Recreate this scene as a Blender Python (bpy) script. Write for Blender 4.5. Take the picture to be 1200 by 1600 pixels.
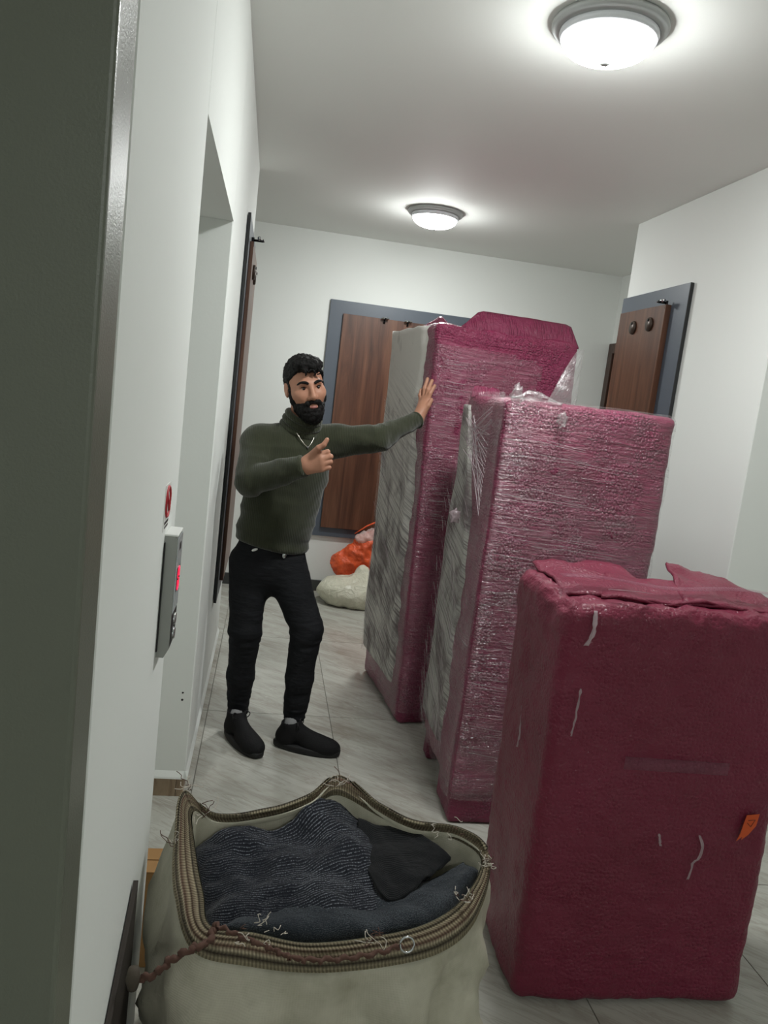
import bpy, bmesh, math, random
import numpy as np
from mathutils import Vector, Matrix, noise as mnoise
random.seed(7)
for o in list(bpy.data.objects): bpy.data.objects.remove(o)
scn = bpy.context.scene
COL = scn.collection
# ------------------------------------------------------------------ camera
FPX, PITCH, ROLL, YAW, HCAM = 1215.0, math.radians(8.2), math.radians(6.86), math.radians(9.1), 1.6
_f = np.array([math.sin(YAW)*math.cos(PITCH), math.cos(YAW)*math.cos(PITCH), -math.sin(PITCH)])
_r0 = np.array([math.cos(YAW), -math.sin(YAW), 0.0]); _u0 = np.cross(_r0, _f)
_r = math.cos(ROLL)*_r0 + math.sin(ROLL)*_u0
_u = -math.sin(ROLL)*_r0 + math.cos(ROLL)*_u0
_o = np.array([0, 0, HCAM])
cd = bpy.data.cameras.new('camera'); cam = bpy.data.objects.new('camera', cd); COL.objects.link(cam)
cam.matrix_world = Matrix(((_r[0], _u[0], -_f[0], 0), (_r[1], _u[1], -_f[1], 0), (_r[2], _u[2], -_f[2], HCAM), (0, 0, 0, 1)))
cd.sensor_fit = 'VERTICAL'; cd.sensor_height = 36; cd.lens = FPX/1600*36; cd.clip_start = 0.02
scn.camera = cam
# ------------------------------------------------------------------ world and exposure
w = bpy.data.worlds.new('world'); scn.world = w; w.use_nodes = True
w.node_tree.nodes['Background'].inputs[0].default_value = (.5, .52, .5, 1)
w.node_tree.nodes['Background'].inputs[1].default_value = .03
scn.view_settings.view_transform = 'Standard'; scn.view_settings.look = 'None'
scn.view_settings.gamma = 1; scn.view_settings.use_curve_mapping = False
scn.view_settings.exposure = 1.46
LAMP = 68.0          # radiance of the lamp glass
# ------------------------------------------------------------------ helpers
def U(px, py, Y):                       # point of the photograph at distance Y down the hall
    d = _r*(px-600) + _u*(800-py) + _f*FPX
    return _o + d*(Y/d[1])
def UZ(px, py, z):                      # point of the photograph at height z
    d = _r*(px-600) + _u*(800-py) + _f*FPX
    return _o + d*((z-HCAM)/d[2])
def S(r, g, b): return tuple(((c/255)/12.92 if c/255 <= .04045 else ((c/255+.055)/1.055)**2.4) for c in (r, g, b)) + (1,)
def link(o, parent=None):
    COL.objects.link(o)
    if parent is not None: o.parent = parent
    return o
def tag(o, label=None, cat=None, group=None, kind=None):
    if label: o['label'] = label
    if cat: o['category'] = cat
    if group: o['group'] = group
    if kind: o['kind'] = kind
    return o
def empty(name, loc=(0, 0, 0), rz=0):
    o = bpy.data.objects.new(name, None); o.empty_display_size = .05; o.location = loc; o.rotation_euler = (0, 0, rz); return link(o)
def mesh_obj(name, verts, faces, mat, parent=None, smooth=True, uvs=None):
    me = bpy.data.meshes.new(name)
    me.from_pydata([tuple(map(float, v)) for v in verts], [], [tuple(map(int, f)) for f in faces])
    if uvs is not None:
        uv = me.uv_layers.new(name='UVMap')
        li = np.empty(len(me.loops), dtype=np.int32); me.loops.foreach_get('vertex_index', li)
        uv.data.foreach_set('uv', np.asarray(uvs, dtype=np.float32)[li].ravel())
    if smooth: me.polygons.foreach_set('use_smooth', [True]*len(me.polygons))
    me.update(); me.materials.append(mat)
    return link(bpy.data.objects.new(name, me), parent)
def bm_obj(name, bm, mat, parent=None, smooth=False):
    me = bpy.data.meshes.new(name); bm.to_mesh(me); bm.free()
    if smooth:
        for p in me.polygons: p.use_smooth = True
    me.materials.append(mat)
    return link(bpy.data.objects.new(name, me), parent)
def box(name, lo, hi, mat, parent=None, bev=0.0, seg=2, origin=None):
    bm = bmesh.new(); bmesh.ops.create_cube(bm, size=1)
    lo, hi = Vector(lo), Vector(hi); c = (lo+hi)/2; s = hi-lo
    org = Vector(origin) if origin else Vector((0, 0, 0))
    for v in bm.verts: v.co = Vector((v.co.x*s.x, v.co.y*s.y, v.co.z*s.z)) + c - org
    if bev > 0: bmesh.ops.bevel(bm, geom=bm.edges[:], offset=bev, segments=seg, affect='EDGES', profile=.5)
    o = bm_obj(name, bm, mat, parent)
    if origin: o.location = org
    return o
def tube(name, pts, rad, mat, parent=None, seg=8, cyclic=False):
    pts = [np.asarray(p, float) for p in pts]; n = len(pts); V = []; F = []
    rr = rad if hasattr(rad, '__len__') else [rad]*n
    up = np.array([.13, .21, .97])
    for i in range(n):
        a = pts[i-1] if (i > 0 or cyclic) else pts[i]; b = pts[(i+1) % n] if (i < n-1 or cyclic) else pts[i]
        t = b-a; t = t/(np.linalg.norm(t)+1e-9)
        x = np.cross(t, up); x /= np.linalg.norm(x)+1e-9; y = np.cross(t, x)
        for k in range(seg):
            an = 2*math.pi*k/seg; V.append(pts[i] + rr[i]*(math.cos(an)*x+math.sin(an)*y))
    for i in range(n if cyclic else n-1):
        j = (i+1) % n
        for k in range(seg): F.append((i*seg+k, i*seg+(k+1) % seg, j*seg+(k+1) % seg, j*seg+k))
    if not cyclic:
        F.append(tuple(range(seg-1, -1, -1))); F.append(tuple((n-1)*seg+k for k in range(seg)))
    return mesh_obj(name, V, F, mat, parent)
def lathe(name, prof, mat, parent=None, seg=48, loc=(0, 0, 0)):
    V = []; F = []; n = len(prof)
    for r, z in prof:
        for k in range(seg): V.append((r*math.cos(2*math.pi*k/seg), r*math.sin(2*math.pi*k/seg), z))
    for i in range(n-1):
        for k in range(seg): F.append((i*seg+k, i*seg+(k+1) % seg, (i+1)*seg+(k+1) % seg, (i+1)*seg+k))
    o = mesh_obj(name, V, F, mat, parent); o.location = loc; return o
def spline(pts, n, closed=False):       # Catmull-Rom resample
    P = np.asarray(pts, float); m = len(P); out = []
    segs = m if closed else m-1
    ts = np.linspace(0, segs, n, endpoint=not closed)
    for t in ts:
        i = int(min(math.floor(t), segs-1)); f = t-i
        g = (lambda k: P[k % m]) if closed else (lambda k: P[min(max(k, 0), m-1)])
        a, b, c, d = g(i-1), g(i), g(i+1), g(i+2)
        out.append(.5*((2*b)+(-a+c)*f+(2*a-5*b+4*c-d)*f*f+(-a+3*b-3*c+d)*f**3))
    return np.array(out)
# ------------------------------------------------------------------ signed distance fields -> meshes
class Field:
    def __init__(s, xs, ys, zs):
        s.x, s.y, s.z = [np.asarray(a, np.float32) for a in (xs, ys, zs)]
        s.F = np.full((len(s.x), len(s.y), len(s.z)), .3, np.float32)
    def _sub(s, lo, hi):
        sl = []
        for a, l, h in zip((s.x, s.y, s.z), lo, hi):
            i = max(0, int(np.searchsorted(a, l))-1); j = min(len(a), int(np.searchsorted(a, h))+1); sl.append(slice(i, max(j, i+1)))
        return tuple(sl), (s.x[sl[0]][:, None, None], s.y[sl[1]][None, :, None], s.z[sl[2]][None, None, :])
    def add(s, prim, k=.02):
        fn, lo, hi = prim; m = k+.03
        sl, p = s._sub(lo-m, hi+m); d = fn(*p).astype(np.float32); a = s.F[sl]
        if k <= 0: s.F[sl] = np.minimum(a, d); return
        h = np.clip(.5+.5*(a-d)/k, 0, 1); s.F[sl] = a*(1-h)+d*h-k*h*(1-h)
    def cut(s, prim, k=.01):
        fn, lo, hi = prim; m = k+.03
        sl, p = s._sub(lo-m, hi+m); d = -fn(*p).astype(np.float32); a = s.F[sl]
        h = np.clip(.5-.5*(a-d)/k, 0, 1); s.F[sl] = a*(1-h)+d*h+k*h*(1-h)
def V3(p): return np.asarray(p, np.float64)
def cone(a, b, ra, rb):                 # tapered capsule
    a, b = V3(a), V3(b); ba = b-a; L2 = ba@ba+1e-12
    def fn(x, y, z):
        px, py, pz = x-a[0], y-a[1], z-a[2]
        t = np.clip((px*ba[0]+py*ba[1]+pz*ba[2])/L2, 0, 1)
        return np.sqrt((px-t*ba[0])**2+(py-t*ba[1])**2+(pz-t*ba[2])**2)-(ra+(rb-ra)*t)
    R = max(ra, rb); return fn, np.minimum(a, b)-R, np.maximum(a, b)+R
def ell(c, r, M=None):                  # ellipsoid, M rows = local axes
    c, r = V3(c), V3(r); M = np.eye(3) if M is None else np.asarray(M)
    def fn(x, y, z):
        p = (x-c[0], y-c[1], z-c[2]); q = [(p[0]*M[i][0]+p[1]*M[i][1]+p[2]*M[i][2]) for i in range(3)]
        k0 = np.sqrt(sum((q[i]/r[i])**2 for i in range(3))); k1 = np.sqrt(sum((q[i]/r[i]**2)**2 for i in range(3)))+1e-6
        return k0*(k0-1)/k1
    e = np.sqrt(sum((np.abs(M[i])*r[i])**2 for i in range(3))); return fn, c-e, c+e
def econe(a, b, wa, wb, lat, ratio):    # tapered capsule with an elliptical section
    a, b = V3(a), V3(b); n = b-a; L = np.linalg.norm(n); n = n/L
    l = V3(lat); l = l-n*(l@n); l /= np.linalg.norm(l); d = np.cross(n, l)
    def fn(x, y, z):
        p = (x-a[0], y-a[1], z-a[2]); dt = lambda v: p[0]*v[0]+p[1]*v[1]+p[2]*v[2]
        u, v, t = dt(l), dt(d)/ratio, dt(n); tt = np.clip(t/L, 0, 1)
        # flattened ends so that the section does not balloon past them
        return (np.sqrt(u*u+v*v+((t-tt*L)*1.0)**2)-(wa+(wb-wa)*tt))*min(1, ratio)*1.12
    R = max(wa, wb); return fn, np.minimum(a, b)-R, np.maximum(a, b)+R
def half(pt, nrm, lo, hi):              # half space clipped to a box of interest (inside = along nrm)
    pt, nrm = V3(pt), V3(nrm)/np.linalg.norm(nrm)
    return (lambda x, y, z: -((x-pt[0])*nrm[0]+(y-pt[1])*nrm[1]+(z-pt[2])*nrm[2])), V3(lo), V3(hi)
def nets(fd):
    F = fd.F; nx, ny, nz = F.shape; I = F < 0
    c = np.zeros((nx-1, ny-1, nz-1), np.int8)
    for i in (0, 1):
        for j in (0, 1):
            for k in (0, 1): c += I[i:nx-1+i, j:ny-1+j, k:nz-1+k]
    act = np.argwhere((c > 0) & (c < 8)); idx = -np.ones(c.shape, np.int32); idx[act[:, 0], act[:, 1], act[:, 2]] = np.arange(len(act))
    cor = [(i, j, k) for i in (0, 1) for j in (0, 1) for k in (0, 1)]
    P = []; D = []
    for i, j, k in cor:
        ii, jj, kk = act[:, 0]+i, act[:, 1]+j, act[:, 2]+k
        P.append(np.stack([fd.x[ii], fd.y[jj], fd.z[kk]], 1)); D.append(F[ii, jj, kk])
    acc = np.zeros((len(act), 3)); cnt = np.zeros(len(act))
    for a in range(8):
        for b in range(a+1, 8):
            if sum(abs(cor[a][q]-cor[b][q]) for q in range(3)) != 1: continue
            m = (D[a] < 0) != (D[b] < 0); t = np.where(m, D[a]/np.where(m, D[a]-D[b], 1), 0)
            acc[m] += (P[a]+(P[b]-P[a])*t[:, None])[m]; cnt[m] += 1
    V = acc/cnt[:, None]; Q = []
    for ax in range(3):
        sl0 = [slice(1, -1)]*3; sl1 = [slice(1, -1)]*3; sl0[ax] = slice(0, -1); sl1[ax] = slice(1, None)
        A, B = I[tuple(sl0)], I[tuple(sl1)]; e = np.argwhere(A != B)
        if len(e) == 0: continue
        off = np.ones(3, int); off[ax] = 0; g = e+off
        o1, o2 = [q for q in range(3) if q != ax]
        def cell(d1, d2):
            h = g.copy(); h[:, o1] -= d1; h[:, o2] -= d2; return idx[h[:, 0], h[:, 1], h[:, 2]]
        q = np.stack([cell(1, 1), cell(0, 1), cell(0, 0), cell(1, 0)], 1)
        ins = A[e[:, 0], e[:, 1], e[:, 2]]
        flip = ins if ax != 1 else ~ins
        q[~flip] = q[~flip][:, ::-1]; Q.append(q)
    Q = np.concatenate(Q); Q = Q[(Q >= 0).all(1)]
    return V, Q
def relax(V, Q, it=2, lam=.5):
    E = np.concatenate([Q[:, [0, 1]], Q[:, [1, 2]], Q[:, [2, 3]], Q[:, [3, 0]]])
    for s in range(it):
        for l in (lam, -lam*1.02):
            acc = np.zeros_like(V); n = np.zeros(len(V))
            np.add.at(acc, E[:, 0], V[E[:, 1]]); np.add.at(acc, E[:, 1], V[E[:, 0]]); np.add.at(n, E[:, 0], 1); np.add.at(n, E[:, 1], 1)
            V = V+l*(acc/np.maximum(n, 1)[:, None]-V)
    return V
def vnormals(V, Q):
    n = np.cross(V[Q[:, 2]]-V[Q[:, 0]], V[Q[:, 3]]-V[Q[:, 1]]); N = np.zeros_like(V)
    for i in range(4): np.add.at(N, Q[:, i], n)
    return N/(np.linalg.norm(N, axis=1)[:, None]+1e-9)
def field_obj(name, fd, mat, parent=None, it=2, disp=None, keep=None):
    V, Q = nets(fd); V = relax(V, Q, it)
    if disp is not None:
        N = vnormals(V, Q); V = V+N*np.array([disp(v, n) for v, n in zip(V, N)])[:, None]
    if keep is not None:
        m = keep(V); Q = Q[m[Q].all(1)]; used = np.unique(Q); mp = -np.ones(len(V), int); mp[used] = np.arange(len(used)); V = V[used]; Q = mp[Q]
    return mesh_obj(name, V, Q, mat, parent)
def grid(lo, hi, h): return [np.arange(l, u+h, h) for l, u in zip(lo, hi)]
def fbm(p, sc, oc=3): return mnoise.fractal(Vector((p[0]*sc, p[1]*sc, p[2]*sc)), 1.0, 2.0, oc)
# ------------------------------------------------------------------ materials
class NT:
    def __init__(s, name):
        s.m = bpy.data.materials.new(name); s.m.use_nodes = True; s.t = s.m.node_tree; s.n = s.t.nodes; s.b = s.n['Principled BSDF']; s.out = s.n['Material Output']
    def new(s, typ, ins=None, **kw):
        nd = s.n.new(typ)
        for k, v in kw.items(): setattr(nd, k, v)
        for k, v in (ins or {}).items(): s.set(nd, k, v)
        return nd
    def set(s, nd, k, v):
        if hasattr(v, 'is_output'): s.t.links.new(v, nd.inputs[k])
        else: nd.inputs[k].default_value = v
    def coord(s, which='Object'): return s.new('ShaderNodeTexCoord').outputs[which]
    def mapp(s, v, scale=(1, 1, 1), rot=(0, 0, 0), loc=(0, 0, 0)):   # rotate first, then stretch
        if any(rot): v = s.new('ShaderNodeMapping', {'Vector': v, 'Rotation': rot}).outputs[0]; rot = (0, 0, 0)
        return s.new('ShaderNodeMapping', {'Vector': v, 'Scale': scale, 'Rotation': rot, 'Location': loc}).outputs[0]
    def noise(s, v, sc, det=3, rough=.5, dist=0): return s.new('ShaderNodeTexNoise', {'Vector': v, 'Scale': sc, 'Detail': det, 'Roughness': rough, 'Distortion': dist}).outputs['Fac']
    def ramp(s, f, stops, interp='LINEAR'):
        r = s.new('ShaderNodeValToRGB', {'Fac': f}); r.color_ramp.interpolation = interp; e = r.color_ramp.elements
        while len(e) < len(stops): e.new(.5)
        for el, (p, c) in zip(e, stops): el.position = p; el.color = c if hasattr(c, '__len__') else (c, c, c, 1)
        return r.outputs['Color']
    def mix(s, f, a, b, bt='MIX'):
        m = s.new('ShaderNodeMix', data_type='RGBA', blend_type=bt); s.set(m, 0, f); s.set(m, 6, a); s.set(m, 7, b); return m.outputs[2]
    def math(s, op, a, b=0.0, clamp=False):
        m = s.new('ShaderNodeMath', {0: a, 1: b}, operation=op); m.use_clamp = clamp; return m.outputs[0]
    def bump(s, h, st=.5, dist=.01, nrm=None):
        i = {'Height': h, 'Strength': st, 'Distance': dist}
        if nrm is not None: i['Normal'] = nrm
        return s.new('ShaderNodeBump', i).outputs[0]
    def p(s, **kw):
        for k, v in kw.items(): s.set(s.b, {'col': 'Base Color', 'rough': 'Roughness', 'metal': 'Metallic', 'nrm': 'Normal', 'spec': 'Specular IOR Level', 'emc': 'Emission Color', 'ems': 'Emission Strength', 'coat': 'Coat Weight', 'coatr': 'Coat Roughness', 'coatn': 'Coat Normal', 'sheen': 'Sheen Weight', 'alpha': 'Alpha', 'sss': 'Subsurface Weight'}[k], v)
        return s.m
def plain(name, col, rough=.5, metal=0., spec=.5, **kw): return NT(name).p(col=col, rough=rough, metal=metal, spec=spec, **kw)
def plaster(name, col):
    n = NT(name); c = n.coord(); a = n.noise(c, 1.3, 4); b = n.noise(c, 90, 3)
    cc = n.mix(n.math('MULTIPLY', a, .10), col, tuple(x*.8 for x in col[:3])+(1,))
    return n.p(col=cc, rough=.75, spec=.25, nrm=n.bump(b, .12, .002))
M_wall = plaster('wall paint', S(230, 233, 229)); M_ceil = plaster('ceiling paint', S(238, 240, 236)); M_rwall = M_wall
def tile_mat(name):
    n = NT(name); c = n.coord(); oi = n.new('ShaderNodeObjectInfo').outputs['Random']
    off = n.new('ShaderNodeCombineXYZ', {0: n.math('MULTIPLY', oi, 7.0), 1: n.math('MULTIPLY', oi, 3.0)}).outputs[0]
    v = n.new('ShaderNodeVectorMath', {0: c, 1: off}, operation='ADD').outputs[0]
    st = n.mapp(v, (1, 3.4, 1), (0, 0, math.radians(32)))
    a = n.noise(st, 2.2, 6, .62, .5); b = n.noise(st, 9, 5, .6, .3); d = n.noise(v, 1.1, 2)
    st2 = n.mapp(v, (1, 7, 1), (0, 0, math.radians(38))); e = n.noise(st2, 2.6, 7, .6, 1.2)
    col = n.ramp(a, [(.30, S(140, 134, 122)), (.45, S(176, 174, 165)), (.62, S(196, 196, 188)), (.8, S(158, 152, 140))])
    vein = n.ramp(e, [(.45, 0), (.5, 1), (.54, 0)])
    col = n.mix(n.math('MULTIPLY', vein, .35), col, S(120, 108, 92)); col = n.mix(n.math('MULTIPLY', b, .25), col, S(205, 206, 200))
    col = n.mix(n.math('MULTIPLY', d, .3), col, S(150, 150, 138))
    return n.p(col=col, rough=n.ramp(b, [(.2, .16), (.8, .30)]), spec=.45)
M_tile = tile_mat('floor tile'); M_grout = plain('grout', S(120, 118, 110), .9)
def skirt_mat():
    n = NT('skirting tile'); c = n.coord(); a = n.noise(n.mapp(c, (14, 14, 4)), 1.6, 4, .6, .6)
    return n.p(col=n.ramp(a, [(.3, S(120, 98, 76)), (.5, S(160, 140, 116)), (.7, S(140, 118, 94))]), rough=.5)
M_skirt = skirt_mat(); M_dskirt = plain('dark skirting', S(58, 60, 58), .45)
def wood_mat(name, dark, mid, light):
    n = NT(name); c = n.coord(); st = n.mapp(c, (9, 9, .55)); a = n.noise(st, 1.8, 5, .6, .9); b = n.noise(n.mapp(c, (70, 70, 1.6)), 2, 4, .6, .3)
    col = n.ramp(a, [(.28, dark), (.5, mid), (.72, light)]); col = n.mix(n.math('MULTIPLY', b, .45), col, dark)
    return n.p(col=col, rough=.33, spec=.45, nrm=n.bump(b, .08, .002))
M_wood = wood_mat('walnut board', S(58, 36, 26), S(98, 64, 47), S(124, 86, 64))
M_wood_dk = wood_mat('dark walnut', S(38, 24, 18), S(66, 42, 30), S(84, 56, 40))
def greyboard():
    n = NT('grey lacquered board'); c = n.coord(); return n.p(col=S(82, 90, 100), rough=.38, spec=.5, nrm=n.bump(n.noise(c, 160, 2), .05, .002))
M_grey = greyboard()
M_edge = plain('dark board edge', S(34, 35, 36), .5)
M_chrome = plain('dark chrome', S(52, 52, 54), .18, .9); M_chrome2 = plain('bright chrome', S(190, 192, 194), .15, 1.)
def steel_mat():
    n = NT('painted steel'); c = n.coord(); h = n.noise(c, 260, 3, .6)
    return n.p(col=S(104, 108, 96), rough=.32, spec=.5, nrm=n.bump(h, .35, .002))
M_steel = steel_mat()
M_brushed = plain('brushed steel', S(150, 152, 148), .35, .75)
M_black = plain('black plastic', S(14, 14, 15), .4)
M_white = plain('white plastic', S(225, 226, 222), .4)
M_red_led = plain('red led', S(255, 40, 80), .5, emc=S(255, 34, 70), ems=.8)
# maroon bubble wrap
def bubble(name, tint=1.0, coat=.25, rough=.42, wrinkle=.95, spec=.5, blue=1., crumple=.45, flat=.40, dm=1.):
    n = NT(name); uv = n.coord('UV'); o = n.coord()
    vo = n.new('ShaderNodeTexVoronoi', {'Vector': uv, 'Scale': 84.0, 'Randomness': .8}, voronoi_dimensions='2D', feature='F1').outputs['Distance']
    dome = n.ramp(vo, [(0.0, 1), (.30, .8), (.55, 0)], 'EASE')
    puff = n.ramp(n.noise(o, 9, 3, .6), [(flat, .05), (flat+.22, 1)])            # some bubbles flattened, some full
    wr = n.noise(n.mapp(o, (1, 1, 1.8)), 16, 6, .68, .8); wr2 = n.noise(o, 3, 2)
    hz = n.noise(n.mapp(uv, (7, 70, 1), (0, 0, .05)), 1.0, 4, .6, .5)        # creases pulled across by the wrapping
    base = n.mix(wr2, S(112*tint, 25*tint, 57*tint*blue), S(138*tint, 39*tint, 82*tint*blue))
    h = n.math('ADD', n.math('MULTIPLY', dome, puff), 0.)
    b1 = n.bump(wr, crumple, .03); b1 = n.bump(hz, wrinkle, .012, b1); b2 = n.bump(h, dm, .006, b1)
    return n.p(col=base, rough=rough, spec=spec, nrm=b2, coat=coat, coatr=.10, coatn=b2)
M_bub = bubble('maroon bubble wrap', 1.04, .45); M_bub_in = bubble('maroon wrap for folded flaps', .95, .2, .5, .3)
def film_mat(name, ang, haze, streak, seed=0., patch=.0, scale=95):
    n = NT(name); uv = n.coord('UV')
    st = n.mapp(uv, (2.2, scale, 1), (0, 0, ang), (seed, seed*1.7, 0)); a = n.noise(st, 1.0, 4, .6, .25)
    st2 = n.mapp(uv, (5, scale*2.0, 1), (0, 0, ang*1.25+.06), (seed, 3, 0)); a2 = n.noise(st2, 1.0, 3, .55, .4)
    pt = n.noise(n.mapp(uv, (1, 1, 1), (0, 0, 0), (seed*3, 1, 0)), 3.0, 4, .6, .8)
    ln = n.ramp(a, [(.52, 0), (.66, 1)]); ln2 = n.ramp(a2, [(.56, 0), (.68, 1)])
    pm = n.ramp(pt, [(.38, .25), (.66, 1)])
    f = n.math('MULTIPLY', n.math('ADD', n.math('MULTIPLY', ln, streak), n.math('MULTIPLY', ln2, streak*.6)), pm)
    f = n.math('ADD', f, n.math('ADD', n.math('MULTIPLY', pm, patch), haze), True)
    hb = n.bump(n.math('ADD', a, n.math('MULTIPLY', a2, .6)), .9, .012)
    tr = n.new('ShaderNodeBsdfTransparent').outputs[0]
    gl = n.new('ShaderNodeBsdfGlossy', {'Color': (1, 1, 1, 1), 'Roughness': .16, 'Normal': hb}).outputs[0]
    df = n.new('ShaderNodeBsdfDiffuse', {'Color': S(208, 204, 204), 'Normal': hb}).outputs[0]
    m1 = n.new('ShaderNodeMixShader', {0: .055, 1: tr, 2: gl}).outputs[0]
    m2 = n.new('ShaderNodeMixShader', {0: f, 1: m1, 2: df}).outputs[0]
    n.t.links.new(m2, n.out.inputs['Surface']); return n.m
M_film_f = film_mat('stretch film across', -.06, .0, .13, .3, .02, 80)
M_film_f2 = film_mat('stretch film across hazy', -.05, .0, .16, 2.1, .05, 90)
M_film_s = film_mat('stretch film slanting', math.radians(-20), .02, .22, 1.1, .05, 80)
M_film_clear = film_mat('loose clear film', math.radians(-60), .08, .30, 4.0, .14, 30)
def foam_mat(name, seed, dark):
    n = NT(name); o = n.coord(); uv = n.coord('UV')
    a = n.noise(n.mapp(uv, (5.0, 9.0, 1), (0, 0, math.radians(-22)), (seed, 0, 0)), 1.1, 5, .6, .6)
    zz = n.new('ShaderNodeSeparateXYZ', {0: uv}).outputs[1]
    # wrap and film show through as dark patches and streaks, denser towards the bottom
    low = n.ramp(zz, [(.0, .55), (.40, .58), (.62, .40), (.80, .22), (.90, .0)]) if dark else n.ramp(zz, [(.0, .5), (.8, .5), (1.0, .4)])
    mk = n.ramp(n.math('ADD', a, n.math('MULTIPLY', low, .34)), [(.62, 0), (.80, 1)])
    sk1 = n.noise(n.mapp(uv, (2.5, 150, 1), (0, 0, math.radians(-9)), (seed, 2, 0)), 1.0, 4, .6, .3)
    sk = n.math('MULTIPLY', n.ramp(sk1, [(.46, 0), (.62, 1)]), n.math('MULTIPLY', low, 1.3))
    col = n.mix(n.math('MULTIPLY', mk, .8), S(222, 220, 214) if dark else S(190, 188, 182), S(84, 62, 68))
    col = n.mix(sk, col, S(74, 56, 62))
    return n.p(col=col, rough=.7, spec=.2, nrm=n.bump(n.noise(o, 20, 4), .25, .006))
M_foam1 = foam_mat('foam sheet', 0.0, True); M_foam2 = foam_mat('foam sheet streaked', 5.0, False)
M_tape = NT('clear tape').p(col=S(140, 84, 104), rough=.3, alpha=.22)
M_orange_st = plain('orange sticker', S(205, 82, 30), .5)
M_shred = NT('torn film shred').p(col=S(196, 176, 182), rough=.25, alpha=.5)
# ------------------------------------------------------------------ the room
XL, XR, XRR, YB, ZC = -.187, 2.046, 2.70, 6.18, 2.80
YJ, YF, YC = 1.78, 2.87, 4.70          # lift recess from YJ to YF, left wall ends at YC
YN, XFAR = -3.2, -2.2
def struct(o, label, cat): return tag(o, label, cat, kind='structure')
floor = struct(box('floor', (XFAR, YN, -.06), (3.2, YB+.1, -.0025), M_grout), 'grey marble effect tiled floor of the hallway', 'floor')
TW, TL = .6, 1.2
def tile_mesh(w_, l_):
    bm = bmesh.new(); bmesh.ops.create_cube(bm, size=1)
    for v in bm.verts: v.co = Vector((v.co.x*(w_-.004), v.co.y*(l_-.004), v.co.z*.008-.004))
    me = bpy.data.meshes.new('floor_tile'); bm.to_mesh(me); bm.free(); me.materials.append(M_tile); return me
TM = tile_mesh(TW, TL)
yoff = {0: 3.69, 1: 3.69, 2: 3.595, 3: 3.595, 4: 3.595}
for ci in range(-4, 5):
    x = -.16+TW*ci
    y0 = yoff.get(ci, 3.69)-TL*6
    for rj in range(0, 12):
        y = y0+TL*rj
        if y+TL < YN+1.3 or y > YB-.02: continue
        if x+TW > 3.2 or x < XFAR-.1: continue
        o = bpy.data.objects.new('floor_tile', TM); o.location = (x+TW/2, y+TL/2, 0); link(o, floor)
ceil = struct(box('ceiling', (XFAR, YN, ZC), (3.2, YB+.1, ZC+.1), M_ceil), 'white painted hallway ceiling', 'ceiling')
struct(box('wall_back', (XFAR, YB, 0), (3.2, YB+.1, ZC), M_wall), 'white back wall at the end of the hallway', 'wall')
wl = struct(box('wall_left', (XL-.20, YF, .075), (XL, YC, ZC), M_wall, bev=.004, seg=1), 'white left wall beyond the lift recess', 'wall')
# flared plaster bead at the foot of the left wall with recessed tile skirting below
def bead(a, b, nrm):
    a, b, nrm = Vector(a), Vector(b), Vector(nrm); V = []
    for p in (a, b): V += [p+Vector((0, 0, .075)), p+nrm*.010+Vector((0, 0, .075)), p+nrm*.009+Vector((0, 0, .082)), p+Vector((0, 0, .105))]
    return mesh_obj('plaster_bead', V, [(0, 1, 5, 4), (1, 2, 6, 5), (2, 3, 7, 6), (0, 3, 2, 1), (4, 5, 6, 7), (3, 0, 4, 7)], M_wall, wl, smooth=False)
bead((XL, YF-.01, 0), (XL, YC, 0), (1, 0, 0)); bead((XL-.20, YF, 0), (XL+.01, YF, 0), (0, -1, 0))
for i in range(4): box('skirting_tile', (XL-.03, YF+.005+i*.455, 0), (XL-.004, YF+.005+i*.455+.452, .0755), M_skirt, wl, bev=.001, seg=1)
box('skirting_tile', (XL-.17, YF-.001, 0), (XL-.032, YF+.02, .0755), M_skirt, wl, bev=.001, seg=1)
box('skirting_tile', (XL-.0305, YF-.001, 0), (XL-.004, YF+.004, .0755), M_skirt, wl, bev=.001, seg=1)
for dz, s in ((.0, 1), (-.028, 1.2)):
    bm = bmesh.new(); bmesh.ops.create_icosphere(bm, subdivisions=1, radius=.004*s)
    for v in bm.verts: v.co = Vector((v.co.x*1.1, v.co.y*.15, v.co.z))+Vector((XL-.035, YF-.0002, .42+dz))
    bm_obj('scuff_mark', bm, M_black, wl)
wn = struct(box('wall_left_near', (XL-.20, .98, 0), (XL, YJ, ZC), M_wall, bev=.004, seg=1), 'white wall carrying the lift call panel', 'wall')
wh = box('lintel', (XL-.20, YJ, 2.145), (XL, YF, ZC), M_wall, wn)
struct(box('wall_left_recess', (-1.0, YJ-.3, 0), (-.90, YF+.2, ZC), M_wall), 'white wall deep inside the lift recess', 'wall')
box('recess_side', (-.90, YF+.0, 0.0), (XL-.20, YF+.1, ZC), M_wall, bpy.data.objects['wall_left_recess'])
box('recess_side', (-.90, YJ-.1, 0), (XL-.20, YJ, ZC), M_wall, bpy.data.objects['wall_left_recess'])
box('recess_soffit', (-.90, YJ, 2.145), (XL-.20, YF, 2.25), M_wall, bpy.data.objects['wall_left_recess'])
struct(box('wall_left_far', (XFAR, YC-.12, 0), (XL-.20, YC, ZC), M_wall), 'white wall of the passage opening left at the end', 'wall')
struct(box('wall_left_end', (XFAR-.1, YC, 0), (XFAR, YB, ZC), M_wall), 'white end wall of the left passage', 'wall')
struct(box('wall_right', (XR, 3.087, 0), (XRR+.3, 4.57, ZC), M_rwall, bev=.004, seg=1), 'white wall pier on the right behind the wrapped boxes', 'wall')
struct(box('wall_right_far', (XRR, 4.57, 0), (XRR+.3, YB, ZC), M_wall), 'white set back wall at the far right corner', 'wall')
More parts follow.
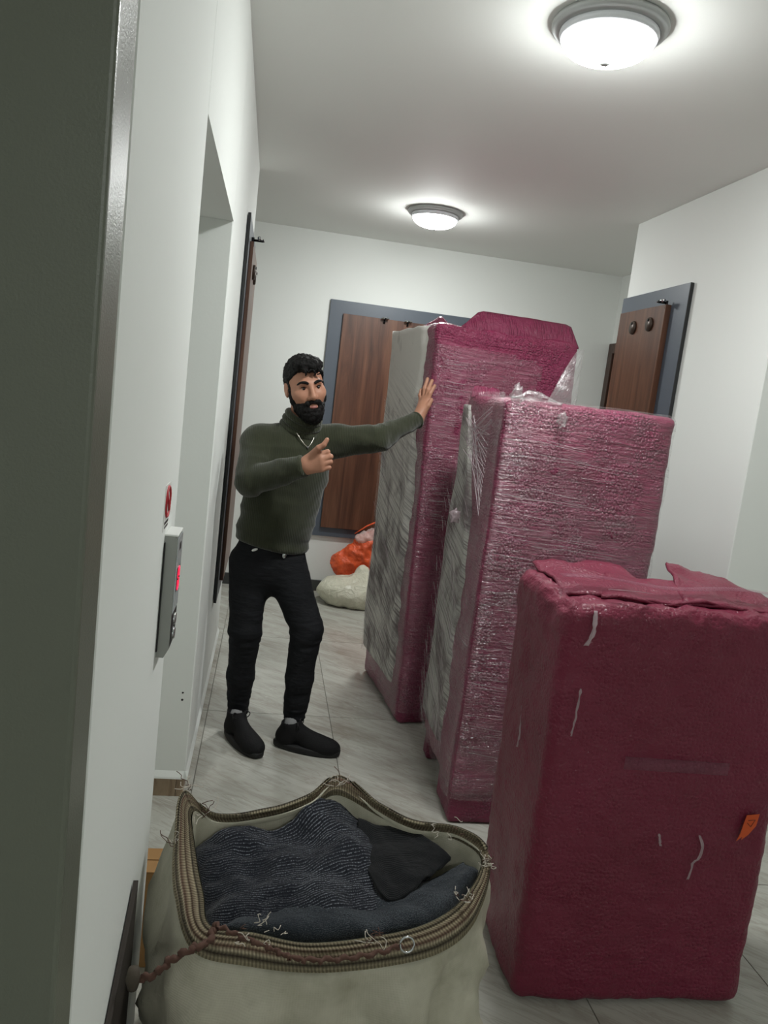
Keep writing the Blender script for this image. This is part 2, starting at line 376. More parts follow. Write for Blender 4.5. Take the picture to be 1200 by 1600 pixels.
struct(box('wall_right_near', (XRR, YN, 0), (XRR+.3, 3.087, ZC), M_wall), 'white set back wall at the near right', 'wall')
struct(box('wall_near', (XFAR, YN-.1, 0), (3.2, YN, ZC), M_wall), 'white wall behind the viewer', 'wall')
struct(box('wall_left_behind', (-1.6, YN, 0), (-1.5, .9, ZC), M_wall), 'white wall behind the steel frame', 'wall')
# steel door frame at the left edge of the view
fr = tag(empty('door_1', (XL-.3, .91, 0)), 'dark grey painted steel door frame at the left edge', 'door frame', kind='structure')
box('frame_post', (-.40, -.03, 0), (.30, .068, ZC), M_steel, fr, bev=.006, seg=3)
box('frame_stop', (-.95, -.005, 0), (-.40, .06, ZC), M_steel, fr, bev=.004, seg=2)
# skirting on the back wall
tb = struct(box('baseboard_back', (XFAR, YB-.015, 0), (XRR, YB, .09), M_dskirt, bev=.002, seg=1), 'dark grey skirting along the back wall', 'baseboard')
struct(box('baseboard_right', (XR-.012, 3.087, 0), (XR, 4.57, .08), M_skirt, bev=.002, seg=1), 'beige tile skirting along the right wall', 'baseboard')
# door at the far right
dr = tag(empty('door_2', (XRR, 5.72, 0)), 'dark brown panelled door in the far right corner', 'door', kind='structure')
box('door_frame', (-.03, -.50, 0), (0, -.42, 2.26), M_wood_dk, dr, bev=.003); box('door_frame', (-.03, .36, 0), (0, .44, 2.26), M_wood_dk, dr, bev=.003); box('door_frame', (-.03, -.42, 2.18), (0, .36, 2.26), M_wood_dk, dr, bev=.003)
lf = box('door_leaf', (-.012, -.42, .01), (.0, .36, 2.18), M_wood_dk, dr)
for z0, z1 in ((.15, .95), (1.1, 2.05)): box('door_panel', (-.02, -.30, z0), (-.011, .24, z1), M_wood_dk, lf, bev=.006)
hd = tube('door_handle', [(-.012, -.36, 1.02), (-.06, -.36, 1.02), (-.06, -.25, 1.02)], .009, M_chrome2, dr)
# ------------------------------------------------------------------ ceiling lamps
def lamp_glass():
    n = NT('lamp glass'); zz = n.new('ShaderNodeSeparateXYZ', {0: n.coord()}).outputs[2]
    g = n.new('ShaderNodeMapRange', {0: zz, 1: -.047, 2: -.085, 3: .12*LAMP, 4: LAMP}).outputs[0]      # the bulb sits low: the glass glows less towards its collar
    return n.p(col=S(240, 242, 240), rough=.4, emc=(.975, 1.0, .985, 1), ems=g)
M_lglass = lamp_glass(); M_lring = plain('satin nickel ring', S(176, 179, 178), .4, .2)
M_lrim = plain('frosted rim', S(225, 228, 232), .4)
def ceiling_lamp(x, y, label):
    r = tag(empty('ceiling_lamp', (x, y, ZC)), label, 'lamp', 'domed ceiling lamps')
    lathe('mounting_ring', [(.0, -.001), (.172, -.001), (.176, -.006), (.176, -.014), (.170, -.022), (.153, -.027), (.149, -.027), (.149, -.018), (.0, -.018)], M_lring, r)
    lathe('glass_collar', [(.148, -.020), (.150, -.034), (.146, -.046), (.139, -.048)], M_lrim, r)
    prof = [(.139, -.047)]
    for i in range(1, 15):
        t = i/14*math.pi/2; prof.append((.139*math.cos(t)**.85 if i < 14 else .0005, -.047-.054*math.sin(t)))
    lathe('glass_dome', prof, M_lglass, r)
    lathe('finial', [(.0005, -.118), (.010, -.117), (.017, -.112), (.020, -.106), (.016, -.099), (.0005, -.098)], M_lring, r, 24)
    return r
ceiling_lamp(.906, 2.45, 'large glowing domed ceiling lamp nearest the viewer, above the wrapped boxes')
ceiling_lamp(.906, 5.04, 'smaller looking glowing domed ceiling lamp further back near the end wall')
ceiling_lamp(.6, -2.3, 'domed ceiling lamp behind the viewer')
# ------------------------------------------------------------------ coat rack panels
def hook(parent, p, n, up=(0, 0, 1)):
    p, n = np.array(p), np.array(n, float); s = np.cross(n, [0, 0, 1.]); z = np.array([0, 0, 1.])
    h = tube('hook', [p+z*.012, p-z*.03], .0075, M_chrome, parent, 8)
    tube('hook_arm', [p, p+n*.045, p+n*.052+z*.004], [.006, .006, .009], M_chrome, h, 8)
    tube('hook_bar', [p+n*.03-s*.028+z*.008, p+n*.03+s*.028+z*.008], .0085, M_chrome2, h, 8)
def disc(parent, p, n):
    p, n = Vector(p), Vector(n); bm = bmesh.new()
    bmesh.ops.create_cone(bm, cap_ends=True, segments=28, radius1=.038, radius2=.036, depth=.012)
    bmesh.ops.bevel(bm, geom=[e for e in bm.edges if e.calc_face_angle(0) > .5], offset=.002, segments=2, affect='EDGES')
    q = n.to_track_quat('Z', 'Y').to_matrix(); bmesh.ops.rotate(bm, verts=bm.verts, matrix=q, cent=(0, 0, 0)); bmesh.ops.translate(bm, verts=bm.verts, vec=p+n*.006)
    d = bm_obj('hook_disc', bm, plainc('bronze disc', S(70, 58, 50), .4, .3), parent, True)
    tube('disc_peg', [p+n*.012+Vector((0, 0, .022)), p+n*.017+Vector((0, 0, .022))], .007, M_black, d, 10)
_pc = {}
def plainc(name, *a):
    if name not in _pc: _pc[name] = plain(name, *a)
    return _pc[name]
rk = tag(empty('coat_rack_panel', (.38, YB-.003, .46)), 'wide grey and walnut coat rack panel on the back wall behind the man', 'coat rack', 'coat rack panels')
g = box('backing_board', (.0, -.020, .0), (1.24, 0, 1.85), M_grey, rk, bev=.0015, seg=1)
box('front_board', (.105, -.042, .075), (1.135, -.0205, 1.752), M_wood, rk, bev=.0015, seg=1)
for x in (.427, .61, .80): hook(rk, (x, -.042, 1.745), (0, -1, 0))
rr = tag(empty('coat_rack_panel', (XR-.003, 4.18, .50)), 'grey and walnut coat rack panel on the right wall above the boxes', 'coat rack', 'coat rack panels')
box('backing_board', (-.020, -.382, 0), (0, .384, 1.862), M_grey, rr, bev=.0015, seg=1)
box('edge_band', (-.019, -.3845, 0), (-.001, -.3822, 1.862), M_edge, rr)
box('front_board', (-.052, -.225, .08), (-.0205, .32, 1.765), M_wood, rr, bev=.0015, seg=1)
hook(rr, (-.045, -.215, 1.772), (-1, 0, 0)); disc(rr, (-.052, .12, 1.668), (-1, 0, 0)); disc(rr, (-.052, -.076, 1.672), (-1, 0, 0))
rl = tag(empty('coat_rack_panel', (XL+.003, 4.22, .52)), 'coat rack panel seen edge on along the left wall', 'coat rack', 'coat rack panels')
box('backing_board', (0, -.45, 0), (.014, .45, 1.845), M_grey, rl, bev=.0015, seg=1)
box('edge_band', (.001, -.4525, 0), (.0145, -.4502, 1.845), M_edge, rl)
box('front_board', (.0145, -.31, .08), (.032, .38, 1.745), M_wood, rl, bev=.0015, seg=1)
hook(rl, (.026, -.30, 1.752), (1, 0, 0)); disc(rl, (.032, -.10, 1.63), (1, 0, 0)); disc(rl, (.032, .09, 1.63), (1, 0, 0))
# ------------------------------------------------------------------ lift call panel, sticker, dark wedge plate
cp = tag(empty('lift_call_panel', (XL, 1.655, 1.012)), 'brushed steel lift call panel with red digit on the left wall', 'call panel')
bm = bmesh.new()
prof = [(0, .0), (.016, 0), (.026, .022), (.026, .275), (.022, .282), (0, .282)]
vs = [[bm.verts.new((x, yy, z)) for x, z in prof] for yy in (-.045, .045)]
for i in range(6): bm.faces.new((vs[0][i], vs[0][(i+1) % 6], vs[1][(i+1) % 6], vs[1][i]))
bm.faces.new(vs[0][::-1]); bm.faces.new(vs[1]); bmesh.ops.recalc_face_normals(bm, faces=bm.faces)
bm_obj('housing', bm, M_brushed, cp)
cp.scale = (1, 1, .92)
box('back_plate', (0, -.053, .015), (.003, .053, .268), M_black, cp, bev=.001, seg=1)
box('top_cap', (0, -.046, .2825), (.027, .046, .287), M_white, cp, bev=.001, seg=1)
fp = box('face_plate', (.0262, -.041, .105), (.028, .041, .278), plain('pale plate', S(196, 202, 204), .25, .3), cp)
box('button_field', (.0262, -.038, .026), (.0272, .038, .10), M_black, cp)
for z in (.045, .08): lathe('button', [(.0005, .004), (.012, .004), (.014, .002), (.014, 0)], M_chrome2, cp, 20, (.0272, 0, z)).rotation_euler = (0, math.pi/2, 0)
dg = box('display', (.0281, -.024, .15), (.0288, .024, .205), M_black, cp)
sx = .0290                                                        # a seven segment 0
for y, z, sy, sz in ((-.013, .165, .003, .010), (-.013, .190, .003, .010), (.013, .165, .003, .010), (.013, .190, .003, .010), (0, .153, .010, .0025), (0, .202, .010, .0025)):
    box('digit_segment', (sx, y-sy, z-sz), (sx+.0006, y+sy, z+sz), M_red_led, dg)
box('logo_mark', (.0281, -.012, .245), (.0285, .012, .262), M_black, cp)
st = tag(empty('warning_sticker', (XL, 1.60, 1.335)), 'small white sticker with red prohibition ring above the call panel', 'sticker')
st.scale = (1, .85, .85)
box('backing', (0, -.045, -.055), (.0012, .045, .055), M_white, st)
R_ = [(.0016, .036*math.cos(a), .012+.036*math.sin(a)) for a in np.linspace(0, 2*math.pi, 28, endpoint=False)]
M_red = plain('sign red', S(176, 30, 40), .5); tube('red_ring', R_, .0034, M_red, st, 6, True)
tube('red_bar', [(.0016, -.024, .036), (.0016, .024, -.012)], .0032, M_red, st, 6)
box('cigarette', (.0012, -.022, .008), (.002, .020, .015), M_black, st); box('text_line', (.0012, -.034, -.040), (.0018, .034, -.034), M_black, st); box('text_line', (.0012, -.028, -.050), (.0018, .028, -.045), M_black, st)
lb = [(1.525, .56), (1.50, .004), (.99, .004), (.99, .31)]  # outline of a thin dark brown wedge plate set flat against the wall
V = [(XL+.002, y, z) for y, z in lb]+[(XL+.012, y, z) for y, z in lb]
tag(mesh_obj('dark_wedge', V, [(0, 1, 2, 3), (7, 6, 5, 4), (0, 4, 5, 1), (1, 5, 6, 2), (2, 6, 7, 3), (3, 7, 4, 0)], plain('dark brown wedge', S(44, 36, 30), .7), smooth=False), 'dark brown wedge flat on the white wall behind the sack', 'board')
# ------------------------------------------------------------------ wrapped appliances
def rbox(name, size, rad, n, mat, parent, disp=None, z0=0., lean=(0, 0), faces='xXyYZz', zr=None, keep=None, off=0.):
    """rounded box built from six gridded faces; size = full (w, d, h), base at z0; UVs in metres on each face"""
    w_, d_, h_ = size; hx, hy, hz = w_/2+off, d_/2+off, h_/2+off; V = []; F = []; UVs = []
    def face(axis, sgn):
        dims = [hx, hy, hz]; a, b = [i for i in range(3) if i != axis]
        na = max(2, int(2*dims[a]/n)); nb = max(2, int(2*dims[b]/n)); base = len(V)
        for i in range(na+1):
            for j in range(nb+1):
                p = [0, 0, 0]; p[axis] = sgn*dims[axis]; p[a] = -dims[a]+2*dims[a]*i/na; p[b] = -dims[b]+2*dims[b]*j/nb
                q = np.array(p); inn = np.clip(q, [-hx+rad, -hy+rad, -hz+rad], [hx-rad, hy-rad, hz-rad]); dv = q-inn; L = np.linalg.norm(dv); nn = dv/max(L, 1e-9); q = inn+nn*rad
                UVs.append((q[a]+axis*1.37, q[b]+hz if b == 2 else q[b]))
                q[2] += hz-off
                if disp: q = q+nn*disp(q, nn)
                q[0] += lean[0]*q[2]/h_; q[1] += lean[1]*q[2]/h_; q[2] += z0; V.append(q)
        for i in range(na):
            for j in range(nb):
                f = (base+i*(nb+1)+j, base+(i+1)*(nb+1)+j, base+(i+1)*(nb+1)+j+1, base+i*(nb+1)+j+1)
                if (sgn > 0) != (axis != 1): f = f[::-1]
                if keep is None or all(keep(V[k]) for k in f): F.append(f)
    for c_ in faces: face('xyz'.index(c_.lower()), 1 if c_.isupper() else -1)
    return mesh_obj(name, V, F, mat, parent, True, UVs)
def lump(amp, sc, seed, top=0., h=1.): # wrap waviness, looser near the top
    def d(q, nn):
        p = Vector((q[0]*sc+seed, q[1]*sc, q[2]*sc*.8)); a = mnoise.fractal(p, 1., 2., 4)
        cr = abs(mnoise.noise(Vector((q[0]*sc*2.1-seed, q[1]*sc*2.1, q[2]*sc*2.6))))
        return amp*(a-.9*cr)*(1+top*max(0, (q[2]-h*.85)/(h*.15)))
    return d
def sheet(name, P, mat, parent, thick=.004, uvscale=1.):  # P grid of points [i][j] -> thin solid sheet
    P = np.asarray(P, float); n, m = P.shape[:2]; V = P.reshape(-1, 3)
    F = [(i*m+j, (i+1)*m+j, (i+1)*m+j+1, i*m+j+1) for i in range(n-1) for j in range(m-1)]
    uv = np.stack(np.meshgrid(np.arange(n), np.arange(m), indexing='ij'), -1).reshape(-1, 2)*np.array([np.linalg.norm(P[1, 0]-P[0, 0]), np.linalg.norm(P[0, 1]-P[0, 0])])
    o = mesh_obj(name, V, F, mat, parent, True, uv)
    md = o.modifiers.new('solid', 'SOLIDIFY'); md.thickness = thick; md.offset = 0; return o
def loc_basis(rz): return np.array([math.cos(rz), math.sin(rz), 0]), np.array([-math.sin(rz), math.cos(rz), 0])
# -- tall one at the back
def local_frame(px, py, rz, w_, d_):   # empty at the base centre given the front left corner
    ex, ey = loc_basis(rz); c = np.array([px, py, 0])+ex*w_/2+ey*d_/2; return empty, tuple(c)
R1 = math.radians(6.0); W1, D1, H1 = .742, .76, 1.985
_, c1 = local_frame(.772, 3.64, R1, W1, D1)
A1 = tag(empty('wrapped_appliance', c1, R1), 'tallest appliance wrapped in maroon bubble wrap, held by the man', 'wrapped box', 'appliances wrapped in maroon bubble wrap')
lean1 = (-.045, 0)
rbox('bubble_wrap', (W1, D1, H1), .035, .016, M_bub, A1, lump(.007, 5, 1.3, .6, H1), 0, lean1)
kp = lambda q: .10+.04*math.sin(q[0]*5) < q[2] < 1.90-.16*max(0, (q[0]+.1)) and not (q[0] > .14 and q[1] < -.3 and q[2] > 1.62-(.0)+ (q[0]-.14)*.0)
rbox('stretch_film', (W1, D1, H1), .04, .018, M_film_f, A1, lump(.006, 7, 4.1), 0, lean1, 'XyY', keep=kp, off=.007)
rbox('stretch_film', (W1, D1, H1), .04, .018, M_film_s, A1, lump(.008, 7, 9.1), 0, lean1, 'x', keep=lambda q: .09+.05*math.sin(q[1]*6) < q[2] < 1.52+.25*q[1], off=.030)
# grey foam sheet on its left side
def side_sheet(name, mat, parent, w_, d_, z0, z1, y0f, y1, lean, h_, out, seed, wob=.012):
    P = []; ny, nz = 26, 70
    for i in range(ny+1):
        row = []
        for j in range(nz+1):
            z = z0+(z1-z0)*j/nz; y0 = y0f(z) if callable(y0f) else y0f; y0 += .022*mnoise.fractal(Vector((seed, z*5, 0)), 1., 2., 3); y = y0+(y1-y0)*i/ny
            if j == nz: z += .012*mnoise.noise(Vector((y*7, seed, 3)))
            x = -w_/2-out+lean[0]*z/h_+wob*mnoise.fractal(Vector((y*3+seed, z*3, seed)), 1., 2., 3)
            x += .032*max(0, 1-i/4)
            row.append((x, y, z))
        P.append(row)
    o = sheet(name, P, mat, parent, .003); me = o.data; uv = me.uv_layers[0]
    for l in me.loops: co = me.vertices[l.vertex_index].co; uv.data[l.index].uv = (co.y, co.z/h_)
    return o
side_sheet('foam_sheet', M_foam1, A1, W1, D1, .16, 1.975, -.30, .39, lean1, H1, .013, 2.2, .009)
# folded flaps standing on its top
def flap(name, A, B, up, lean_v, mat, parent, n=22, m=8, seed=0., taper=(.1, .06), amp=.01):
    A, B = np.array(A), np.array(B); P = []
    for i in range(n+1):
        t = i/n; hgt = up*min(1, t/taper[0] if taper[0] else 1, (1-t)/taper[1] if taper[1] else 1)
        hgt = max(hgt, .006); row = []
        for j in range(m+1):
            s = j/m; p = A+(B-A)*t+np.array([0, 0, hgt*s])+np.array(lean_v)*s*s*(hgt/up)
            k = amp*mnoise.fractal(Vector((t*4+seed, s*2, seed)), 1., 2., 3); row.append(p+np.array([0, k, k*.5]))
        P.append(row)
    return sheet(name, P, mat, parent, .006)
lx = lean1[0]
flap('top_flap', (-W1/2+.10+lx, -D1/2+.02, H1-.03), (W1/2-.002+lx, -D1/2+.02, H1-.03), .115, (0, .06, 0), M_bub_in, A1, seed=1.1, taper=(.2, .05))
flap('top_flap', (-W1/2+.00+lx, -D1/2+.30, H1-.02), (-W1/2+.08+lx, -D1/2+.02, H1-.02), .06, (.02, .02, 0), M_bub_in, A1, seed=3.1, taper=(.5, .4))
# loose triangle of clear film over its front right
P = []
for i in range(19):
    row = []
    for j in range(25):
        s, t = i/18, j/24; xr = W1/2+.006; z = 1.42+.53*t; xl = xr-(.22-.19*t**1.6); x = xl+(xr-xl)*s
        y = -D1/2-.022-.012*mnoise.fractal(Vector((x*9, z*9, 2)), 1., 2., 3)-.012*math.sin(s*math.pi)
        row.append((x+lx*z/H1, y, z))
    P.append(row)
sheet('loose_film', P, M_film_clear, A1, .001)
# -- middle one
R2 = math.radians(-1.2); W2, D2, H2 = .662, .63, 1.662
_, c2 = local_frame(.826, 2.738, R2, W2, D2)
A2 = tag(empty('wrapped_appliance', c2, R2), 'middle appliance in maroon bubble wrap under glossy stretch film, between two others', 'wrapped box', 'appliances wrapped in maroon bubble wrap')
lean2 = (.01, 0)
rbox('bubble_wrap', (W2, D2, H2-.11), .03, .014, M_bub, A2, lump(.006, 6, 7.3, .4, H2), .11, lean2)
rbox('base_wrap', (W2-.012, .24, .14), .02, .014, M_bub_in, A2, lump(.003, 6, 2.3)).location = (.0, -D2/2+.125, 0)
rbox('base_wrap', (W2-.03, .09, .14), .02, .014, M_bub_in, A2, lump(.003, 6, 5.3)).location = (.0, D2/2-.05, 0)
rbox('stretch_film', (W2, D2, H2), .04, .016, M_film_f2, A2, lump(.005, 8, 3.3), 0, lean2, 'XyYZ', keep=lambda q: q[2] > .105+.012*math.sin(q[0]*9), off=.007)
rbox('stretch_film', (W2, D2, H2), .04, .016, M_film_s, A2, lump(.012, 6, 5.9), 0, lean2, 'x', keep=lambda q: q[2] > .105+.20*max(0, q[1]+.1)**1.0, off=.026)
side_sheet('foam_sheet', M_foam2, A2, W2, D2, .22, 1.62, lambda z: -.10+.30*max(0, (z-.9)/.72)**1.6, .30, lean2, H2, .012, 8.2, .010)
# crumpled film knots
def knot(parent, p, r, seed, mat=None, name='film_knot'):
    bm = bmesh.new(); bmesh.ops.create_icosphere(bm, subdivisions=3, radius=r)
    for v in bm.verts:
        k = 1+.75*mnoise.fractal(Vector(v.co)*(2.2/r)+Vector((seed, 0, 0)), 1., 2., 3); v.co = Vector((v.co.x*k*.7, v.co.y*k*.6, v.co.z*k))+Vector(p)
    return bm_obj(name, bm, mat or M_shred, parent, True)
knot(A2, (-W2/2-.04, .05, 1.16), .028, 1.); knot(A2, (-W2/2+.05, -D2/2+.02, H2+.008), .03, 2., M_film_clear); knot(A2, (-.11, -D2/2-.01, H2-.06), .025, 3., M_film_clear)
flap('film_crest', (-W2/2+.03, -D2/2+.01, H2-.005), (-W2/2+.22, -D2/2+.01, H2-.005), .035, (0, .01, 0), M_film_clear, A2, seed=6., taper=(.3, .5))
flap('top_flap', (-W2/2-.0, D2/2-.10, H2-.01), (-W2/2+.15, D2/2-.06, H2-.01), .05, (0, .02, 0), M_bub_in, A2, seed=4., taper=(.1, .15))
# stretched film strands on its upper front left corner and front
def strands(name, parent, lines, rad, mat):
    bm_V = []; bm_F = []
    for a, b in lines:
        a, b = np.array(a, float), np.array(b, float); t = (b-a)/np.linalg.norm(b-a); x = np.cross(t, [.3, -.8, .5]); x /= np.linalg.norm(x); y = np.cross(t, x); k = len(bm_V)
        for p in (a, (a+b)/2+x*.002, b):
            for q in range(3): an = q*2.094; bm_V.append(p+rad*(math.cos(an)*x+math.sin(an)*y))
        for r_ in (0, 3):
            for q in range(3): bm_F.append((k+r_+q, k+r_+(q+1) % 3, k+r_+3+(q+1) % 3, k+r_+3+q))
    return tag(mesh_obj(name, bm_V, bm_F, mat, parent), kind='stuff')
M_strand = plain('film strand', S(188, 172, 178), .25, spec=.8)
rs = random.Random(3); L = []
for i in range(34):
    t = i/33; a = (-W2/2-.036, -.02+rs.uniform(-.05, .12), 1.42+.16*rs.random()); z = 1.22+.40*t
    L.append((a, (-W2/2-.030, -D2/2+.03, z+rs.uniform(-.01, .01))))
strands('film_strands', A2, L, .0010, M_strand)
L = []
for i in range(70):
    z = rs.uniform(.3, 1.55); x = rs.uniform(-.33, .0); l_ = rs.uniform(.05, .24)
    L.append(((x, -D2/2-.013, z), (x+l_, -D2/2-.013, z-.02*l_/.2+rs.uniform(-.006, .012))))
strands('film_strands', A2, L, .0005, M_strand)
L = []
for i in range(90):
    y = rs.uniform(-.25, .28); z = rs.uniform(.2, 1.2); l_ = rs.uniform(.05, .2)
    L.append(((-W2/2-.040, y, z), (-W2/2-.040, min(y+l_*.86, .3), z+l_*.5)))
strands('film_strands', A2, L, .0005, M_strand)
L = []
for i in range(60):
    z = rs.uniform(1.0, 1.86); x = rs.uniform(-.33, -.28); l_ = rs.uniform(.03, .10)
    L.append(((x+lx*z/H1, -D1/2-.014, z), (x+l_+lx*z/H1, -D1/2-.015, z+rs.uniform(-.01, .004))))
for i in range(50):
    y = rs.uniform(-.3, .25); z = rs.uniform(.2, 1.3); l_ = rs.uniform(.05, .2)
    L.append(((-W1/2-.040+lx*z/H1, y, z), (-W1/2-.040+lx*z/H1, y+l_*.86, z+l_*.5)))
strands('film_strands', A1, L, .0006, M_strand)
# -- near one
R3 = math.radians(-.8); W3, D3, H3 = .690, .41, 1.15
_, c3 = local_frame(.806, 1.828, R3, W3, D3)
A3 = tag(empty('wrapped_appliance', c3, R3), 'shortest wrapped box nearest the viewer with an orange sticker', 'wrapped box', 'appliances wrapped in maroon bubble wrap')
M_bub3 = bubble('matt maroon bubble wrap', .89, .42, .6, .10, .25, .86, .26, .34, .38)
rbox('bubble_wrap', (W3, D3, H3), .042, .010, M_bub3, A3, lump(.0062, 8, 12.3, 1.3, H3), 0, (-.018, 0))
def top_fold(name, corners, seed, amp=.012, thick=.007):   # wrap folded over the top, slightly lifted
    a, b, c, d = [np.array(q, float) for q in corners]; P = []
    for i in range(21):
        row = []
        for j in range(15):
            s, t = i/20, j/14; p = (a*(1-s)+b*s)*(1-t)+(d*(1-s)+c*s)*t
            k = amp*mnoise.fractal(Vector((p[0]*9+seed, p[1]*9, seed)), 1., 2., 4); row.append(p+np.array([0, 0, k]))
        P.append(row)
    return sheet(name, P, M_bub3, A3, thick)
z = H3
top_fold('folded_flap', [(-.315, -.10, z-.004), (.02, -.13, z-.004), (-.08, .20, z+.038), (-.325, .20, z+.012)], 1., .016)
top_fold('folded_flap', [(.0, -.12, z-.002), (.33, -.14, z-.004), (.325, .21, z+.012), (.11, .21, z+.052)], 2.2, .016)
top_fold('folded_flap', [(-.24, -.13, z+.002), (.27, -.12, z+.004), (.12, .06, z+.024), (-.14, .09, z+.024)], 3.6, .014, .006)
tp = [(-.33+.66*i/30, -.05-.02*math.sin(i/9), z+.038+.006*math.sin(i/3.)) for i in range(31)]
sheet('clear_tape', [[(p[0], p[1]+.022*j, p[2]-.003*abs(j)) for j in (-1, 0, 1)] for p in tp], M_tape, A3, .0006)
P = [[(-.14+.30*i/24, -D3/2-.010-.001*math.sin(i), .730+.018*(j-1)-.003*i/24) for j in range(3)] for i in range(25)]
sheet('clear_tape', P, M_tape, A3, .0006)
# orange torn sticker with dark print
bm = bmesh.new()
so = [(x+.012, zz+.014) for x, zz in ((.225, .585), (.262, .590), (.258, .555), (.240, .528), (.222, .512), (.224, .522), (.208, .508), (.216, .530), (.220, .558))]
vs = [bm.verts.new((x, -D3/2-.013, zz)) for x, zz in so]; f = bm.faces.new(vs)
ex = bmesh.ops.extrude_face_region(bm, geom=[f]); bmesh.ops.translate(bm, verts=[v for v in ex['geom'] if isinstance(v, bmesh.types.BMVert)], vec=(0, .0012, 0)); bmesh.ops.recalc_face_normals(bm, faces=bm.faces)
so_ = bm_obj('orange_sticker', bm, M_orange_st, A3); so_['label'] = 'torn orange sticker'
for a, b in (((.232, .570), (.252, .573)), ((.230, .563), (.242, .552)), ((.242, .552), (.252, .573))): tube('print_mark', [(a[0]+.012, -D3/2-.0133, a[1]+.014), (b[0]+.012, -D3/2-.0133, b[1]+.014)], .0011, plainc('print brown', S(120, 44, 20), .6), so_, 5)
def shred(parent, pts, wid, seed, mat=None):
    P = []; q = spline(pts, 14)
    for i, p in enumerate(q):
        wv = wid*(.5+.5*abs(mnoise.noise(Vector((i*.4, seed, 0)))))
        P.append([p+np.array([k*wv+.004*mnoise.noise(Vector((i*.7, k, seed))), -.004*abs(k)-.004*abs(mnoise.noise(Vector((i*.9, seed, k)))), 0]) for k in (-1, -.3, .3, 1)])
    return sheet('film_shred', P, mat or M_shred, parent, .0006)
yf = -D3/2-.012
shred(A3, [(.108, yf, .535), (.122, yf, .505), (.118, yf, .47), (.104, yf, .455), (.100, yf, .42), (.096, yf, .405)], .006, 1.)
shred(A3, [(-.325, -.12, H3-.02), (-.345, -.13, H3-.07), (-.35, -.12, H3-.10)], .006, 2.); shred(A3, [(-.28, -.195, H3-.02), (-.29, -.222, H3-.07), (-.305, -.224, H3-.105)], .010, 3.)
shred(A3, [(-.30, -.225, .93), (-.302, -.225, .85), (-.305, -.222, .80)], .004, 4.); shred(A3, [(-.01, yf, .535), (.0, yf, .50)], .005, 5.); shred(A3, [(-.23, -.15, H3+.03), (-.17, -.17, H3+.035), (-.12, -.16, H3+.03)], .012, 6.)
shred(A3, [(-.357, .02, .78), (-.36, .0, .70), (-.362, .0, .66)], .004, 7.)
for x, zz, r_ in ((.335, .955, .013),):  # small torn holes
    bm = bmesh.new(); bmesh.ops.create_icosphere(bm, subdivisions=2, radius=r_)
    for v in bm.verts: v.co = Vector((v.co.x, v.co.y*.25, v.co.z*.8))+Vector((x, -D3/2-.004 if zz < 1.1 else -.10, zz))
    bm_obj('torn_hole', bm, plainc('torn hole dark', S(26, 8, 14), .8), A3, True)
# ------------------------------------------------------------------ sack of blankets
def sack_cloth():
    n = NT('woven poly sack'); uv = n.coord('UV'); o = n.coord()
    wv = n.new('ShaderNodeTexWave', {'Vector': uv, 'Scale': 60., 'Distortion': .6}, wave_type='BANDS', bands_direction='X').outputs['Fac']
    wv2 = n.new('ShaderNodeTexWave', {'Vector': uv, 'Scale': 60., 'Distortion': .6}, wave_type='BANDS', bands_direction='Y').outputs['Fac']
    a = n.noise(o, 6, 5, .6); b = n.noise(o, 24, 4)
    col = n.ramp(a, [(.3, S(150, 146, 126)), (.55, S(186, 182, 164)), (.75, S(168, 162, 142))]); col = n.mix(n.math('MULTIPLY', b, .3), col, S(196, 194, 180))
    return n.p(col=col, rough=.5, spec=.35, nrm=n.bump(n.math('ADD', wv, wv2), .15, .002, n.bump(n.noise(o, 9, 4), .4, .015)))
M_sack = sack_cloth()
def web_mat():
    n = NT('striped webbing'); uv = n.coord('UV'); s = n.new('ShaderNodeSeparateXYZ', {0: uv})
    u_, v_ = s.outputs[0], s.outputs[1]
    st = n.ramp(v_, [(0, S(150, 140, 114)), (.14, S(52, 44, 36)), (.2, S(164, 152, 126)), (.34, S(86, 66, 54)), (.42, S(158, 146, 120)), (.56, S(104, 78, 66)), (.66, S(168, 158, 132)), (.8, S(56, 48, 40)), (.9, S(160, 150, 124))])
    tk = n.new('ShaderNodeTexWave', {'Vector': uv, 'Scale': 42., 'Distortion': .4}, wave_type='BANDS', bands_direction='X').outputs['Fac']
    col = n.mix(n.math('MULTIPLY', tk, .45), st, S(44, 38, 30)); wv = n.new('ShaderNodeTexWave', {'Vector': n.mapp(uv, (0, 1, 1)), 'Scale': 1.6}, wave_type='BANDS', bands_direction='Y').outputs['Fac']
    return n.p(col=col, rough=.85, spec=.2, nrm=n.bump(n.math('ADD', tk, wv), .8, .004))
M_web = web_mat()
